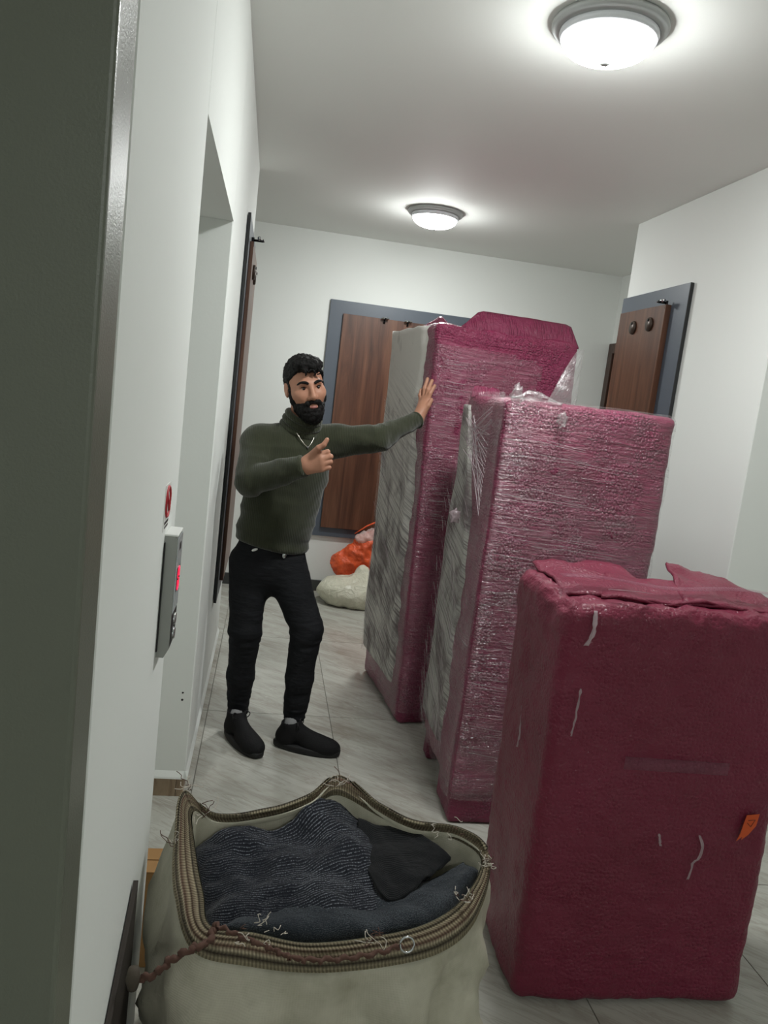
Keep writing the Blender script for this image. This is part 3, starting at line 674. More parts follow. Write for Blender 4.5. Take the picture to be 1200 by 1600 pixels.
def knit_mat(name, base, fleck, amt):
    n = NT(name); uv = n.coord('UV'); o = n.coord()
    rows = n.new('ShaderNodeTexWave', {'Vector': uv, 'Scale': 120., 'Distortion': 1.2, 'Detail': 2., 'Detail Scale': 1.}, wave_type='BANDS', bands_direction='Y').outputs['Fac']
    ns = n.noise(n.mapp(uv, (420, 260, 1)), 1.0, 2, .6); big = n.noise(o, 8, 4, .6); ns2 = n.noise(uv, 420, 2, .6)
    m = n.ramp(n.math('MULTIPLY', n.math('MULTIPLY', rows, ns), n.math('ADD', big, .55)), [(.44, 0), (.62, 1)])
    lint = n.ramp(n.noise(uv, 95, 4, .7, 2.), [(.72, 0), (.78, 1)])
    col = n.mix(ns2, base, tuple(min(1, c*1.9+.004) for c in base[:3])+(1,)); col = n.mix(n.math('MULTIPLY', m, amt), col, fleck); col = n.mix(n.math('MULTIPLY', lint, .45), col, S(170, 172, 176))
    return n.p(col=col, rough=.95, spec=.1, sheen=.1, nrm=n.bump(n.math('ADD', n.math('MULTIPLY', rows, .5), ns2), .6, .0025, n.bump(big, .5, .02)))
M_knit = knit_mat('navy knit', S(19, 21, 27), S(130, 134, 142), .7); M_knit2 = knit_mat('slate knit', S(28, 32, 37), S(130, 136, 142), .6); M_knit3 = knit_mat('black felt', S(12, 13, 15), S(50, 52, 56), .2)
# rim control points: inner upper edge and outer lower edge of the webbing (pixel, height)
RIM = [  # (inner px,py,z), (outer px,py,z)
 ((303, 1268, .585), (288, 1236, .625)), ((306, 1329, .545), (273, 1335, .565)), ((318, 1394, .535), (274, 1398, .545)), ((330, 1447, .535), (302, 1485, .510)),
 ((397, 1457, .530), (388, 1509, .495)), ((480, 1473, .520), (490, 1519, .475)), ((583, 1463, .520), (600, 1510, .475)), ((661, 1445, .525), (687, 1488, .480)),
 ((715, 1412, .530), (738, 1445, .490)), ((747, 1366, .535), (763, 1375, .505)), ((747, 1335, .530), (757, 1328, .545)), ((705, 1310, .525), (712, 1296, .550)),
 ((640, 1300, .520), (648, 1288, .550)), ((590, 1275, .535), (590, 1259, .560)), ((530, 1243, .560), (530, 1211, .600)), ((490, 1258, .545), (484, 1247, .570)),
 ((430, 1277, .535), (425, 1268, .560)), ((345, 1290, .540), (338, 1276, .565))]
NI = 160
inn = spline([UZ(*a) for a, b in RIM], NI, True); out = spline([UZ(*b) for a, b in RIM], NI, True)
sk = tag(empty('sack', (.24, 1.62, 0)), 'large open white woven sack with striped webbing rim in the foreground', 'sack')
sko = np.array([.24, 1.62, 0])
V = []; F = []; UVs = []; cen = out.mean(0)
NL = 26
foot = []
for i in range(NI):
    d = out[i]-cen; a = math.atan2(d[1], d[0]); c_, s_ = math.cos(a), math.sin(a)
    e = 3.2; rr_ = (abs(c_/.345)**e+abs(s_/.27)**e)**(-1/e); foot.append((cen[0]+.01+rr_*c_, cen[1]+.02+rr_*s_, 0))
foot = np.array(foot); arc = 0
for i in range(NI):
    if i: arc += np.linalg.norm(out[i]-out[i-1])
    for j in range(NL+1):
        t = j/NL; tp_ = out[i]*.8+inn[i]*.2; p = tp_*(1-t)+foot[i]*t; p[2] = (tp_[2]-.008)*(1-t)+.004*t
        d = p[:2]-cen[:2]; d = d/np.linalg.norm(d)
        bul = (.034+.034*max(0, -d[0]))*math.sin(math.pi*min(1, t*1.08))**.8
        fold = .034*mnoise.fractal(Vector((d[0]*2.1+t, d[1]*2.1, t*1.9)), 1., 2., 4)*min(1, t*5)-.034*abs(mnoise.noise(Vector((d[0]*3+t*2.5, d[1]*3-t*1.5, 4))))*min(1, t*5)
        p[:2] += d*(bul+fold); p[0] = max(p[0], XL+.014); V.append(p-sko); UVs.append((arc, t*.6))
for i in range(NI):
    for j in range(NL):
        a, b = i*(NL+1)+j, ((i+1) % NI)*(NL+1)+j; F.append((a, a+1, b+1, b))
o = mesh_obj('sack_body', V, F, M_sack, sk, True, UVs); md = o.modifiers.new('solid', 'SOLIDIFY'); md.thickness = .003; md.offset = -1
# lining inside below the rim
V = []; F = []; UVs = []
for i in range(NI):
    for j in range(9):
        t = j/8; p = inn[i].copy(); d = p[:2]-cen[:2]; p[2] -= .26*t; p[:2] -= d*.10*t; V.append(p-sko); UVs.append((i*.012, t*.3))
for i in range(NI):
    for j in range(8): a, b = i*9+j, ((i+1) % NI)*9+j; F.append((a, b, b+1, a+1))
mesh_obj('sack_lining', V, F, M_sack, sk, True, UVs)
V = []; F = []; UVs = []; arc = 0; NB = 10                        # webbing: raised band from the inner to the outer edge
for i in range(NI):
    if i: arc += np.linalg.norm(out[i]-out[i-1])
    for j in range(NB+1):
        t = j/NB; p = inn[i]*(1-t)+out[i]*t; d = out[i]-cen; d = np.array([d[0], d[1], 0]); d /= np.linalg.norm(d)
        k = .012*math.sin(math.pi*t)+.0022*math.sin(t*8*math.pi)+.003*mnoise.noise(Vector((arc*14, t, 0)))
        V.append(p+(d*.6+np.array([0, 0, .8]))*k+d*.002-sko); UVs.append((arc, t))
for i in range(NI):
    for j in range(NB): a, b = i*(NB+1)+j, ((i+1) % NI)*(NB+1)+j; F.append((a, a+1, b+1, b))
o = mesh_obj('webbing_rim', V, F, M_web, sk, True, UVs); md = o.modifiers.new('solid', 'SOLIDIFY'); md.thickness = .005; md.offset = -1; md.use_rim = True
def mk(p): return np.asarray(p)-sko
M_cord = plain('brown cord', S(84, 58, 48), .9); M_thread = plain('loose thread', S(190, 182, 170), .9)
def braid(name, pts, rad, mat, n=60, amp=.0035, fr=16):
    q = spline(pts, n)
    for i in range(n): q[i] += np.array([amp*math.sin(i*2*math.pi*fr/n*.5), amp*math.cos(i*2*math.pi*fr/n*.5), amp*.6*math.sin(i*1.9)])
    return tube(name, [mk(p) for p in q], [rad*(1+.35*math.sin(i*2.1)) for i in range(n)], mat, sk, 7)
braid('tie_cord', [UZ(335, 1448, .553), UZ(325, 1470, .552), UZ(300, 1482, .548), UZ(268, 1500, .53), UZ(240, 1522, .50), UZ(212, 1530, .48)], .0065, M_cord)
braid('tie_cord', [UZ(335, 1446, .556), UZ(372, 1462, .556), UZ(420, 1482, .552), UZ(460, 1498, .548), UZ(520, 1500, .545), UZ(580, 1492, .545), UZ(630, 1477, .545)], .0045, M_cord, 90, .004, 28)
q = UZ(208, 1530, .485); tube('toggle', [mk(q+np.array([0, .0, .022])), mk(q), mk(q-np.array([0, 0, .02]))], [.010, .014, .009], plainc('tie knob', S(70, 62, 52), .8), sk, 12)
q = UZ(636, 1476, .552); tube('metal_ring', [mk(q+np.array([.014*math.cos(a), .004*math.sin(a), .014*math.sin(a)])) for a in np.linspace(0, 2*math.pi, 22, endpoint=False)], .0022, M_chrome2, sk, 6, True)
rs = random.Random(11)
def fray(c, n, sp, z, ln=.03):
    for i in range(n):
        p = UZ(c[0]+rs.uniform(-sp, sp), c[1]+rs.uniform(-sp*.6, sp*.6), z); pts = [p]
        for k in range(4): pts.append(pts[-1]+np.array([rs.uniform(-ln, ln), rs.uniform(-ln, ln), rs.uniform(-ln*.4, ln*.8)])*.5)
        tube('loose_thread', [mk(x) for x in spline(pts, 9)], .0009, M_thread if rs.random() > .3 else M_cord, sk, 4)
fray((295, 1228), 7, 6, .62); fray((320, 1270), 6, 9, .58); fray((530, 1225), 9, 9, .60); fray((582, 1470), 8, 6, .55); fray((760, 1350), 14, 8, .54, .02); fray((725, 1400), 12, 14, .55, .022); fray((400, 1460), 12, 40, .555, .02); fray((700, 1298), 7, 25, .56, .02); fray((275, 1320), 5, 6, .57)
# blankets inside
def blanket(name, px_poly, mat, label, zf, n=64, amp=.02, sc=7., seed=0., thick=.012):
    """heap of cloth: polygon of the photograph (pixels) filled at heights zf(u, v)"""
    P = np.array(px_poly, float); bot, topp = P[:len(P)//2], P[len(P)//2:][::-1]
    b = spline(bot, n+1); t = spline(topp, n+1); G = []
    for i in range(n+1):
        row = []
        for j in range(n+1):
            v = j/n; px = b[i]*(1-v)+t[i]*v; zz = zf(i/n, v)
            p0 = UZ(px[0], px[1], zz); kk = amp*mnoise.fractal(Vector((p0[0]*sc+seed, p0[1]*sc, seed)), 1., 2., 4)-amp*.8*abs(mnoise.noise(Vector((p0[0]*sc*.7, p0[1]*sc*1.3+seed, seed*2))))
            row.append(p0+np.array([0, 0, kk]))
        G.append(row)
    G = np.array(G); org = G.reshape(-1, 3).mean(0); o = sheet(name, G-org, mat, None, thick); o.location = org
    tag(o, label, 'blanket', 'blankets stuffed in the sack'); return o
blanket('blanket', [(296, 1400), (330, 1452), (400, 1452), (480, 1448), (560, 1432), (640, 1405), (690, 1330), (640, 1296), (560, 1262), (500, 1262), (430, 1290), (360, 1300), (322, 1318), (300, 1325)],
        M_knit, 'dark navy knitted blanket heaped in the back of the open sack', lambda u, v: .455+.045*math.sin(math.pi*u)+.035*v, amp=.030, sc=6., seed=1.)
blanket('blanket', [(330, 1455), (420, 1470), (500, 1480), (600, 1468), (690, 1440), (752, 1362), (725, 1352), (660, 1380), (620, 1400), (540, 1402), (470, 1398), (390, 1430)],
        M_knit2, 'slate blue knitted blanket rolled along the front rim of the sack', lambda u, v: .475+.035*math.sin(math.pi*v)+.01*math.sin(u*9), amp=.018, seed=4.)
blanket('blanket', [(560, 1330), (600, 1400), (640, 1395), (672, 1365), (705, 1338), (640, 1296), (590, 1288), (560, 1280)], M_knit3, 'black felt cloth with pointed corner at the right of the sack', lambda u, v: .500+.02*v, amp=.012, seed=6., n=34)
blanket('blanket', [(450, 1300), (490, 1290), (530, 1290), (522, 1252), (500, 1256), (455, 1280)], M_knit3, 'black felt cloth tucked under the back peak of the sack rim', lambda u, v: .515, amp=.01, seed=8., n=24)
# cardboard box in the recess behind the sack
M_card = NT('cardboard'); cc_ = M_card.coord(); M_card = M_card.p(col=M_card.mix(M_card.noise(cc_, 12, 3), S(170, 130, 82), S(148, 110, 66)), rough=.8)
cb = tag(empty('cardboard_box', (-.178, 2.02, 0)), 'small brown cardboard box in the recess behind the sack', 'box')
box('box_body', (-.042, -.055, 0), (.045, .055, .28), M_card, cb, bev=.002, seg=1); box('box_flap', (-.042, -.055, .281), (.045, -.002, .284), M_card, cb); box('box_flap', (-.042, .002, .281), (.045, .055, .284), M_card, cb)
# ------------------------------------------------------------------ plastic bags by the back wall
def plastic(name, col, alpha=1., rough=.22, tr=0.):
    n = NT(name); o = n.coord(); a = n.noise(o, 14, 5, .65, 1.2)
    n.p(col=n.mix(n.math('MULTIPLY', a, .5), col, tuple(min(1, c*1.6+.03) for c in col[:3])+(1,)), rough=rough, spec=.6, nrm=n.bump(a, .7, .03), alpha=alpha)
    return n.m
M_bagw = plastic('white plastic bag', S(206, 204, 184)); M_bago = plastic('orange plastic bag', S(226, 84, 34)); M_bagc = plastic('clear plastic', S(226, 206, 200), .55, .2)
def bag(name, prims, lo, hi, mat, label, amp, sc, seed, h=.012, parent=None, kf=.05):
    fd = Field(*grid(lo, hi, h))
    for p in prims: fd.add(p, kf)
    def dsp(v, n_):
        r1 = 1-abs(mnoise.noise(Vector((v[0]*sc+seed, v[1]*sc, v[2]*sc*.8))))*2; r2 = mnoise.fractal(Vector(v)*sc*1.7+Vector((seed, 1, 2)), 1., 2., 3)
        return amp*(.9*r1*abs(r1)+.6*r2)*(0 if v[2] < .01 else 1)
    o = field_obj(name, fd, mat, parent, 1, dsp)
    for v in o.data.vertices: v.co.z = max(v.co.z, .001)
    if label: tag(o, label, 'bag', 'plastic bags by the back wall')
    return o
bag('plastic_bag', [ell((.80, 5.84, .09), (.26, .18, .11)), cone((.86, 5.83, .10), (.83, 5.87, .25), .15, .05), ell((.65, 5.86, .10), (.15, .14, .085))],
    (.3, 5.5, -.05), (1.3, 6.16, .5), M_bagw, 'shiny white plastic bag slumped on the floor by the back wall', .013, 7., 2., kf=.09)
ob = bag('plastic_bag', [ell((.90, 6.02, .32), (.19, .085, .24)), ell((.70, 6.03, .27), (.10, .075, .10)), cone((.78, 6.02, .36), (.92, 6.03, .5), .07, .05), ell((.96, 6.02, .12), (.2, .08, .16))],
    (.45, 5.85, -.05), (1.3, 6.17, .75), M_bago, 'orange plastic bag propped behind the white bag', .020, 11., 5., .010)
bag('clear_wrap', [ell((.84, 5.99, .50), (.075, .05, .045)), ell((.93, 6.0, .54), (.075, .05, .045))], (.6, 5.85, .4), (1.15, 6.12, .68), M_bagc, None, .016, 16., 7., .008, ob, .03)
tube('bag_rim', [(.75, 6.0, .53), (.84, 6.0, .60), (.93, 6.01, .645), (1.0, 6.02, .655)], [.004, .007, .009, .007], M_bago, ob, 6)
#PERSON
# ------------------------------------------------------------------ person
def skin_mat():
    n = NT('skin'); o = n.coord(); a = n.noise(o, 30, 4)
    return n.p(col=n.mix(a, S(160, 113, 90), S(184, 134, 110)), rough=.5, spec=.4, sss=.0, nrm=n.bump(n.noise(o, 180, 3), .12, .002))
M_skin = skin_mat()
def knitwear():
    n = NT('olive rib knit'); o = n.coord(); a = n.noise(o, 5, 3)
    rib = n.new('ShaderNodeTexWave', {'Vector': n.mapp(o, (1, .5, .06)), 'Scale': 42., 'Distortion': 1.0, 'Detail': 2.}, wave_type='BANDS', bands_direction='X').outputs['Fac']
    col = n.mix(a, S(46, 49, 36), S(58, 61, 45)); col = n.mix(n.math('MULTIPLY', rib, .25), col, S(38, 41, 30))
    return n.p(col=col, rough=.9, spec=.15, sheen=.25, nrm=n.bump(rib, .35, .004, n.bump(n.noise(o, 14, 4), .35, .012)))
M_knitw = knitwear()
def denim():
    n = NT('black denim'); o = n.coord(); a = n.noise(o, 9, 4); return n.p(col=n.mix(a, S(18, 19, 21), S(31, 32, 35)), rough=.85, spec=.2, nrm=n.bump(n.noise(n.mapp(o, (1, 1, 3)), 16, 4), .5, .012))
M_denim = denim()
def hairm():
    n = NT('black hair'); o = n.coord(); a = n.noise(n.mapp(o, (1, 1, .45)), 160, 4, .7, .6); return n.p(col=n.mix(a, S(5, 5, 5), S(18, 15, 14)), rough=.6, spec=.22, nrm=n.bump(a, .8, .006))
M_hair = hairm()
M_shoe = NT('black knit shoe'); so_c = M_shoe.coord(); M_shoe = M_shoe.p(col=S(20, 20, 21), rough=.8, spec=.25, nrm=M_shoe.bump(M_shoe.noise(so_c, 220, 3), .4, .003))
M_sole = plain('black rubber', S(15, 15, 16), .6); M_sock = plain('grey sock', S(150, 150, 150), .9)
man = tag(empty('person', (.12, 3.40, 0)), 'bearded man in olive knit sweater and black jeans giving thumbs up', 'person')
mo = np.array([.12, 3.40, 0])
def nz(v): v = np.asarray(v, float); return v/np.linalg.norm(v)
def to_man(o): o.parent = man; o.matrix_parent_inverse = Matrix.Translation(-Vector(mo)); return o
def axis(lo, hi, fine, hf, hc):
    p = lo; out_ = []
    while p < hi: out_.append(p); p += hf if any(a <= p <= b for a, b in fine) else hc
    return np.array(out_)
def surf(fd, px, py, y0=2.95, y1=3.7, lev=.003):
    F = fd.F
    for Y in np.arange(y0, y1, .003):
        p = U(px, py, Y); i, j, k = [int(np.searchsorted(a, c)) for a, c in zip((fd.x, fd.y, fd.z), p)]
        if 0 < i < F.shape[0] and 0 < j < F.shape[1] and 0 < k < F.shape[2] and F[i, j, k] < lev: return U(px, py, Y-.004)
    return U(px, py, 3.35)
lat = nz((.965, .26, 0)); bfw = np.array([lat[1], -lat[0], 0])
hip, waist, chest, clav = U(419, 872, 3.44), U(436, 800, 3.42), U(453, 735, 3.41), U(461, 697, 3.415)
nb = U(468, 672, 3.415)
shR, elR, wrR = U(404, 690, 3.40), U(392, 752, 3.25), U(476, 728, 3.135)
shL, elL, wrL = U(525, 690, 3.46), U(590, 686, 3.42), U(652, 656, 3.575)
hR, kR, aR = U(390, 880, 3.45), U(383, 985, 3.40), U(371, 1108, 3.485)
hL, kL, aL = U(446, 880, 3.44), U(479, 985, 3.36), U(459, 1120, 3.385)
# head frame: X to his left, Y forward, Z up
hf = nz((.25, -.965, -.03)); hu = np.array([-.22, 0, .975]); hu = nz(hu-hf*(hu@hf)); hx = np.cross(hu, hf)
hf_ = np.cross(hx, hu); hf = -hf_ if hf_@hf < 0 else hf_
HO = U(477, 605, 3.375); HM = np.array([hx, hf, hu])
def H(x, y, z): return HO+hx*x+hf*y+hu*z
def hell(c, r, rot=0.):
    M = HM
    if rot: c_, s_ = math.cos(rot), math.sin(rot); M = np.array([hx, hf*c_+hu*s_, -hf*s_+hu*c_])
    return ell(H(*c), r, M)
def hcone(a, b, ra, rb): return cone(H(*a), H(*b), ra, rb)
bd = Field(axis(-.25, .84, [(-.02, .36), (.60, .78)], .0027, .010), axis(2.98, 3.74, [(3.02, 3.70)], .0030, .010), axis(.02, 1.80, [(1.28, 1.80)], .0027, .012))
K_ = .025
for p in (econe(hip, waist, .12, .12, lat, .62), econe(waist, chest, .12, .135, lat, .62), econe(chest, clav, .13, .09, lat, .6), cone(clav, nb, .06, .055),
          cone(shR, elR, .042, .038), cone(elR, wrR, .038, .026), cone(shL, elL, .042, .038), cone(elL, wrL, .036, .025), cone(clav, shR, .05, .045), cone(clav, shL, .05, .045),
          cone(hR, kR, .075, .05), cone(kR, aR, .048, .032), cone(hL, kL, .075, .05), cone(kL, aL, .048, .032), cone(aR, aR-np.array([-.003, .01, .04]), .028, .02), cone(aL, aL+np.array([.008, -.003, -.04]), .028, .02)): bd.add(p, K_)
bd.add(cone(nb, H(0, -.03, -.07), .056, .054), .03)
for p, k in ((hell((0, -.015, .03), (.077, .098, .095)), .02), (hell((0, .018, -.035), (.068, .078, .085)), .03), (hell((0, .035, -.085), (.054, .055, .042)), .025), (hell((0, .075, -.110), (.026, .02, .02)), .02)): bd.add(p, k)
for s in (-1, 1): bd.add(hcone((s*.048, .052, -.022), (s*.040, .066, -.03), .024, .022), .022)
bd.add(hcone((-.036, .082, .022), (.036, .082, .022), .0125, .0125), .018)
for s in (-1, 1): bd.cut(hell((s*.032, .104, .003), (.019, .018, .012)), .012)
bd.add(hcone((0, .090, .012), (0, .113, -.032), .0075, .0115), .012); bd.add(hcone((0, .108, -.034), (0, .110, -.036), .0125, .0125), .008)
for s in (-1, 1):
    bd.add(hcone((s*.013, .098, -.039), (s*.014, .094, -.037), .0085, .0075), .007)
    bd.add(hell((s*.0795, -.014, -.006), (.009, .021, .033), .15), .008); bd.cut(hell((s*.090, -.010, -.002), (.008, .011, .018), .15), .006)
    bd.add(hcone((s*.020, .0845, .0105), (s*.044, .078, .0085), .0045, .004), .006); bd.add(hcone((s*.021, .083, -.0055), (s*.043, .077, -.0045), .0035, .003), .006)
bd.add(hcone((-.017, .0975, -.0665), (.017, .0975, -.0665), .0042, .0042), .006); bd.add(hcone((-.013, .0985, -.0770), (.013, .0985, -.0770), .0058, .0058), .006)
# right hand: fist with the thumb up, back of the hand to the viewer
kc = U(503, 721, 3.10); hdir = nz(kc-wrR); hup = nz(U(500, 690, 3.10)-U(502, 740, 3.10)); hup = nz(hup-hdir*(hup@hdir)); hin = np.cross(hup, hdir); hin = hin if hin[1] > 0 else -hin
bd.add(cone(elR*.3+wrR*.7, wrR+hdir*.012, .030, .026), .02)
for i in range(4):
    o_ = (1.5-i)*.0205; k0 = kc+hup*o_+hdir*(-.002-.004*abs(i-1))+hin*(.002*abs(i-1.3))
    bd.add(cone(wrR+hdir*.012+hup*o_*.62, k0, .017, .0118), .018)
    L1 = (.036, .040, .037, .029)[i]; r_ = (.0108, .0112, .0106, .0094)[i]
    k1 = k0+hdir*L1*.86+hin*L1*.50; k2 = k1+hin*.024-hdir*.012; k3 = k2-hdir*.024+hin*.002
    bd.add(cone(k0, k1, r_*1.08, r_), .004); bd.add(cone(k1, k2, r_, r_*.95), .003); bd.add(cone(k2, k3, r_*.95, r_*.85), .003)
bd.add(cone(wrR+hdir*.018+hin*.018, kc+hin*.022-hdir*.01, .026, .024), .02)
t0 = wrR+hdir*.022+hup*.026+hin*.006; t1 = U(498, 700, 3.09); t2 = U(506, 695, 3.085); t3 = U(511, 687, 3.085)
bd.add(cone(t0, t1, .0165, .0125), .012); bd.add(cone(t1, t2, .0120, .0110), .004); bd.add(cone(t2, t3, .0108, .0088), .003)
# left hand: flat against the corner of the tall wrapped appliance
tips = [(679, 603, 3.600), (675, 595, 3.615), (668, 592, 3.635), (658, 609, 3.650)]
kn = [(669, 626, 3.592), (666.5, 622, 3.605), (662.5, 621, 3.622), (657.5, 626, 3.638)]
for i in range(4):
    a, b = U(*kn[i]), U(*tips[i]); m_ = (a*.52+b*.48)+np.array([-.006, -.004, 0]); r_ = (.0100, .0102, .0098, .0088)[i]
    bd.add(cone(wrL+np.array([0, .006*i-.008, .004]), a, .017, .0115), .016); bd.add(cone(a, m_, r_*1.1, r_), .004); bd.add(cone(m_, b, r_, r_*.82), .003)
bd.add(cone(wrL, U(663, 636, 3.60), .024, .024), .02)
ta, tb_, tc = U(662, 643, 3.578), U(669, 634, 3.570), U(674, 625, 3.572)
bd.add(cone(ta, tb_, .0145, .0120), .010); bd.add(cone(tb_, tc, .0115, .0092), .003)
body = to_man(field_obj('body', bd, M_skin, None, 2))
# eyes, brows, lips
M_eye = plain('eye white', S(150, 142, 134), .3); M_iris = plain('dark iris', S(22, 15, 12), .2); M_lip = plain('lips', S(150, 96, 90), .5)
def ball(name, c, r, mat, parent=None, M=None):
    bm = bmesh.new(); bmesh.ops.create_uvsphere(bm, u_segments=16, v_segments=10, radius=1)
    MM = np.eye(3) if M is None else M; r = np.array([r]*3 if not hasattr(r, '__len__') else r)
    for v in bm.verts: q = np.array(v.co)*r; v.co = Vector(MM.T@q+np.asarray(c))
    return bm_obj(name, bm, mat, parent, True)
for s in (-1, 1):
    e_ = ball('eye', H(s*.0315, .0738, .0028), .0122, M_eye); to_man(e_); i_ = ball('iris', H(s*.0315+.001, .0846, .0020), (.0066, .0036, .0062), M_iris, None, HM); i_.parent = e_
    q = spline([H(s*.013, .0965, .0205), H(s*.028, .0955, .0275), H(s*.044, .0865, .0270), H(s*.056, .0720, .0185)], 12)
    to_man(tube('eyelashes', spline([H(s*.0195, .0865, .0062), H(s*.030, .0890, .0092), H(s*.040, .0850, .0082), H(s*.0455, .0790, .0048)], 9), .0017, M_hair, None, 6))
    to_man(tube('eyebrow', q, [.0045, .0056, .0062, .0064, .0064, .0062, .006, .0056, .005, .0042, .0034, .002], M_hair, None, 8))
to_man(tube('lips', spline([H(-.019, .0955, -.0715), H(-.009, .1015, -.0762), H(0, .1030, -.0775), H(.009, .1015, -.0762), H(.019, .0955, -.0715)], 11), [.0015, .0035, .005, .0056, .006, .006, .006, .0056, .005, .0035, .0015], M_lip, None, 8))
# hair
lo, hi = HO-.2, HO+.2
hd_ = Field(*grid(HO-.17, HO+.17, .0032))
hd_.add(hell((0, -.020, .040), (.0835, .106, .100)), 0)
hd_.cut(half(H(0, .060, .078), hf*.80-hu*.60, lo, hi), .006)
hd_.cut(half(H(0, 0, -.050), -hu, lo, hi), .01)
for s in (-1, 1): hd_.cut(hell((s*.092, .020, -.03), (.022, .045, .055)), .008)
hd_.add(hell((0, .042, .098), (.066, .058, .038)), .02); hd_.add(hell((.018, .070, .090), (.045, .034, .027)), .012)
hair = to_man(field_obj('hair', hd_, M_hair, None, 1, lambda v, n_: .0055*mnoise.fractal(Vector(v)*60, 1., 2., 3)))
rs = random.Random(5)
for i in range(13):
    x = -.030+.075*i/12+rs.uniform(-.004, .004); z0 = .088; d_ = rs.uniform(.016, .032)
    t_ = tube('fringe_lock', spline([H(x, .080, z0+.006), H(x+rs.uniform(-.005, .008), .098, z0-.010), H(x+rs.uniform(-.008, .010), .0985, z0-d_), H(x+rs.uniform(-.012, .012), .094, z0-d_-.005)], 9), [.006, .0065, .006, .0055, .005, .004, .0035, .003, .002], M_hair, None, 6); to_man(t_); t_.parent = hair; t_.matrix_parent_inverse = Matrix()
for t_ in [o for o in bpy.data.objects if o.name.startswith('fringe_lock')]: t_.matrix_parent_inverse = Matrix()
# beard
be = Field(*grid(HO-.17, HO+.17, .0032))
be.add(hell((0, .028, -.078), (.0665, .074, .060)), 0); be.add(hell((0, .072, -.112), (.042, .042, .042)), .03)
be.cut(half(H(0, .06, -.040), hu*1.0+hf*.32, lo, hi), .012)
be.cut(half(H(0, -.012, -.08), -hf, lo, hi), .01)
for s in (-1, 1):
    be.add(hcone((s*.0690, .012, .018), (s*.0640, .026, -.050), .0100, .0180), .018)
    be.add(hcone((0, .104, -.0545), (s*.026, .096, -.0600), .0090, .0085), .006); be.add(hcone((s*.026, .096, -.0600), (s*.034, .086, -.083), .0085, .011), .008)
be.cut(hell((0, .108, -.0735), (.021, .022, .0095)), .005)
to_man(field_obj('beard', be, M_hair, None, 1, lambda v, n_: .0042*mnoise.fractal(Vector(v)*70, 1., 2., 3)))
# sweater
sw = Field(*grid((-.24, 2.98, .80), (.78, 3.72, 1.60), .0062))
def econe2(a, b, wa, wb, ratio, cap): # elliptical section with flat caps
    a_, b_ = V3(a), V3(b); n = nz(b_-a_); L = np.linalg.norm(b_-a_); l = nz(lat-n*(lat@n)); d = np.cross(n, l)
    def fn(x, y, z):
        p = (x-a_[0], y-a_[1], z-a_[2]); dt = lambda v: p[0]*v[0]+p[1]*v[1]+p[2]*v[2]
        u, v, t = dt(l), dt(d)/ratio, dt(n); tt = np.clip(t/L, 0, 1)
        return (np.sqrt(u*u+v*v+((t-tt*L)*cap)**2)-(wa+(wb-wa)*tt))*.75
    R = max(wa, wb); return fn, np.minimum(a_, b_)-R, np.maximum(a_, b_)+R
for p, k in ((econe2(U(420, 862, 3.44), waist, .160, .160, .74, 1), .03), (econe2(waist, chest, .160, .170, .70, 1), .03), (econe2(chest, clav, .168, .135, .68, 2.2), .03)): sw.add(p, k)
sw.add(cone(U(464, 680, 3.41), shR, .060, .064), .04); sw.add(cone(U(470, 680, 3.42), shL, .058, .062), .04)
sw.add(cone(shR, elR, .068, .062), .035); sw.add(cone(elR, elR*.4+wrR*.6, .060, .050), .012); sw.add(cone(elR*.4+wrR*.6, wrR, .050, .041), .01)
sw.add(cone(shL, elL, .064, .056), .035); sw.add(cone(elL, wrL-nz(wrL-elL)*.01, .054, .035), .012)
sw.cut(half(wrR-hdir*.002, hdir, wrR-.09, wrR+.09), .004)
dL = nz(wrL-elL); sw.cut(half(wrL+dL*.008, dL, wrL-.07, wrL+.07), .004)
# rolled collar
cdir = nz(H(0, 0, -.08)-nb); 
hemA, hemB = U(357, 838, 3.40), U(482, 866, 3.40); hn = np.cross(nz(hemB-hemA), [0, 1., 0]); hn = hn if hn[2] < 0 else -hn
sw.cut(half((hemA+hemB)/2, hn, (-.24, 2.98, .78), (.5, 3.72, 1.0)), .015)
sw.cut(cone(nb-cdir*.04, nb+cdir*.15, .050, .062), .01)
axt = nz(chest-hip)
def swd(v, n_):
    q = Vector(v); f = mnoise.fractal(Vector((v[0]*5, v[1]*5, v[2]*9)), 1., 2., 3)
    dw = abs((v-hemA)@hn); low = max(0, 1-dw/.16)
    fold = (1-abs(mnoise.noise(Vector((v[0]*4+v[2]*3, v[1]*4, v[2]*17))))*2)
    eb = max(0, 1-np.linalg.norm(v-elR)/.14)+max(0, 1-np.linalg.norm(v-elL)/.16)+max(0, 1-np.linalg.norm(v-shL)/.12)*.8
    fo2 = (1-abs(mnoise.noise(Vector((v[0]*16, v[1]*10, v[2]*10+2))))*2)
    return .005*f+.011*low*fold+.009*eb*fo2+.004*fold
sweater = to_man(field_obj('sweater', sw, M_knitw, None, 1, swd))
def ringpts(c, ax, r, n=28, sx=1., amp=.0):
    ax = nz(ax); x = nz(np.cross(ax, [0, 1., .2])); y = np.cross(ax, x)
    return [c+x*r*sx*math.cos(a)+y*r*math.sin(a)+ax*amp*math.sin(a*2+1) for a in np.linspace(0, 2*math.pi, n, endpoint=False)]
for c_, r_, t_, am in ((nb+cdir*.008, .072, .018, .004), (nb+cdir*.036, .069, .017, .005), (nb+cdir*.062, .067, .014, .005)):
    o = tube('collar', ringpts(c_, cdir, r_, 32, 1.05, am), t_, M_knitw, None, 10, True); to_man(o); o.parent = sweater; o.matrix_parent_inverse = Matrix()
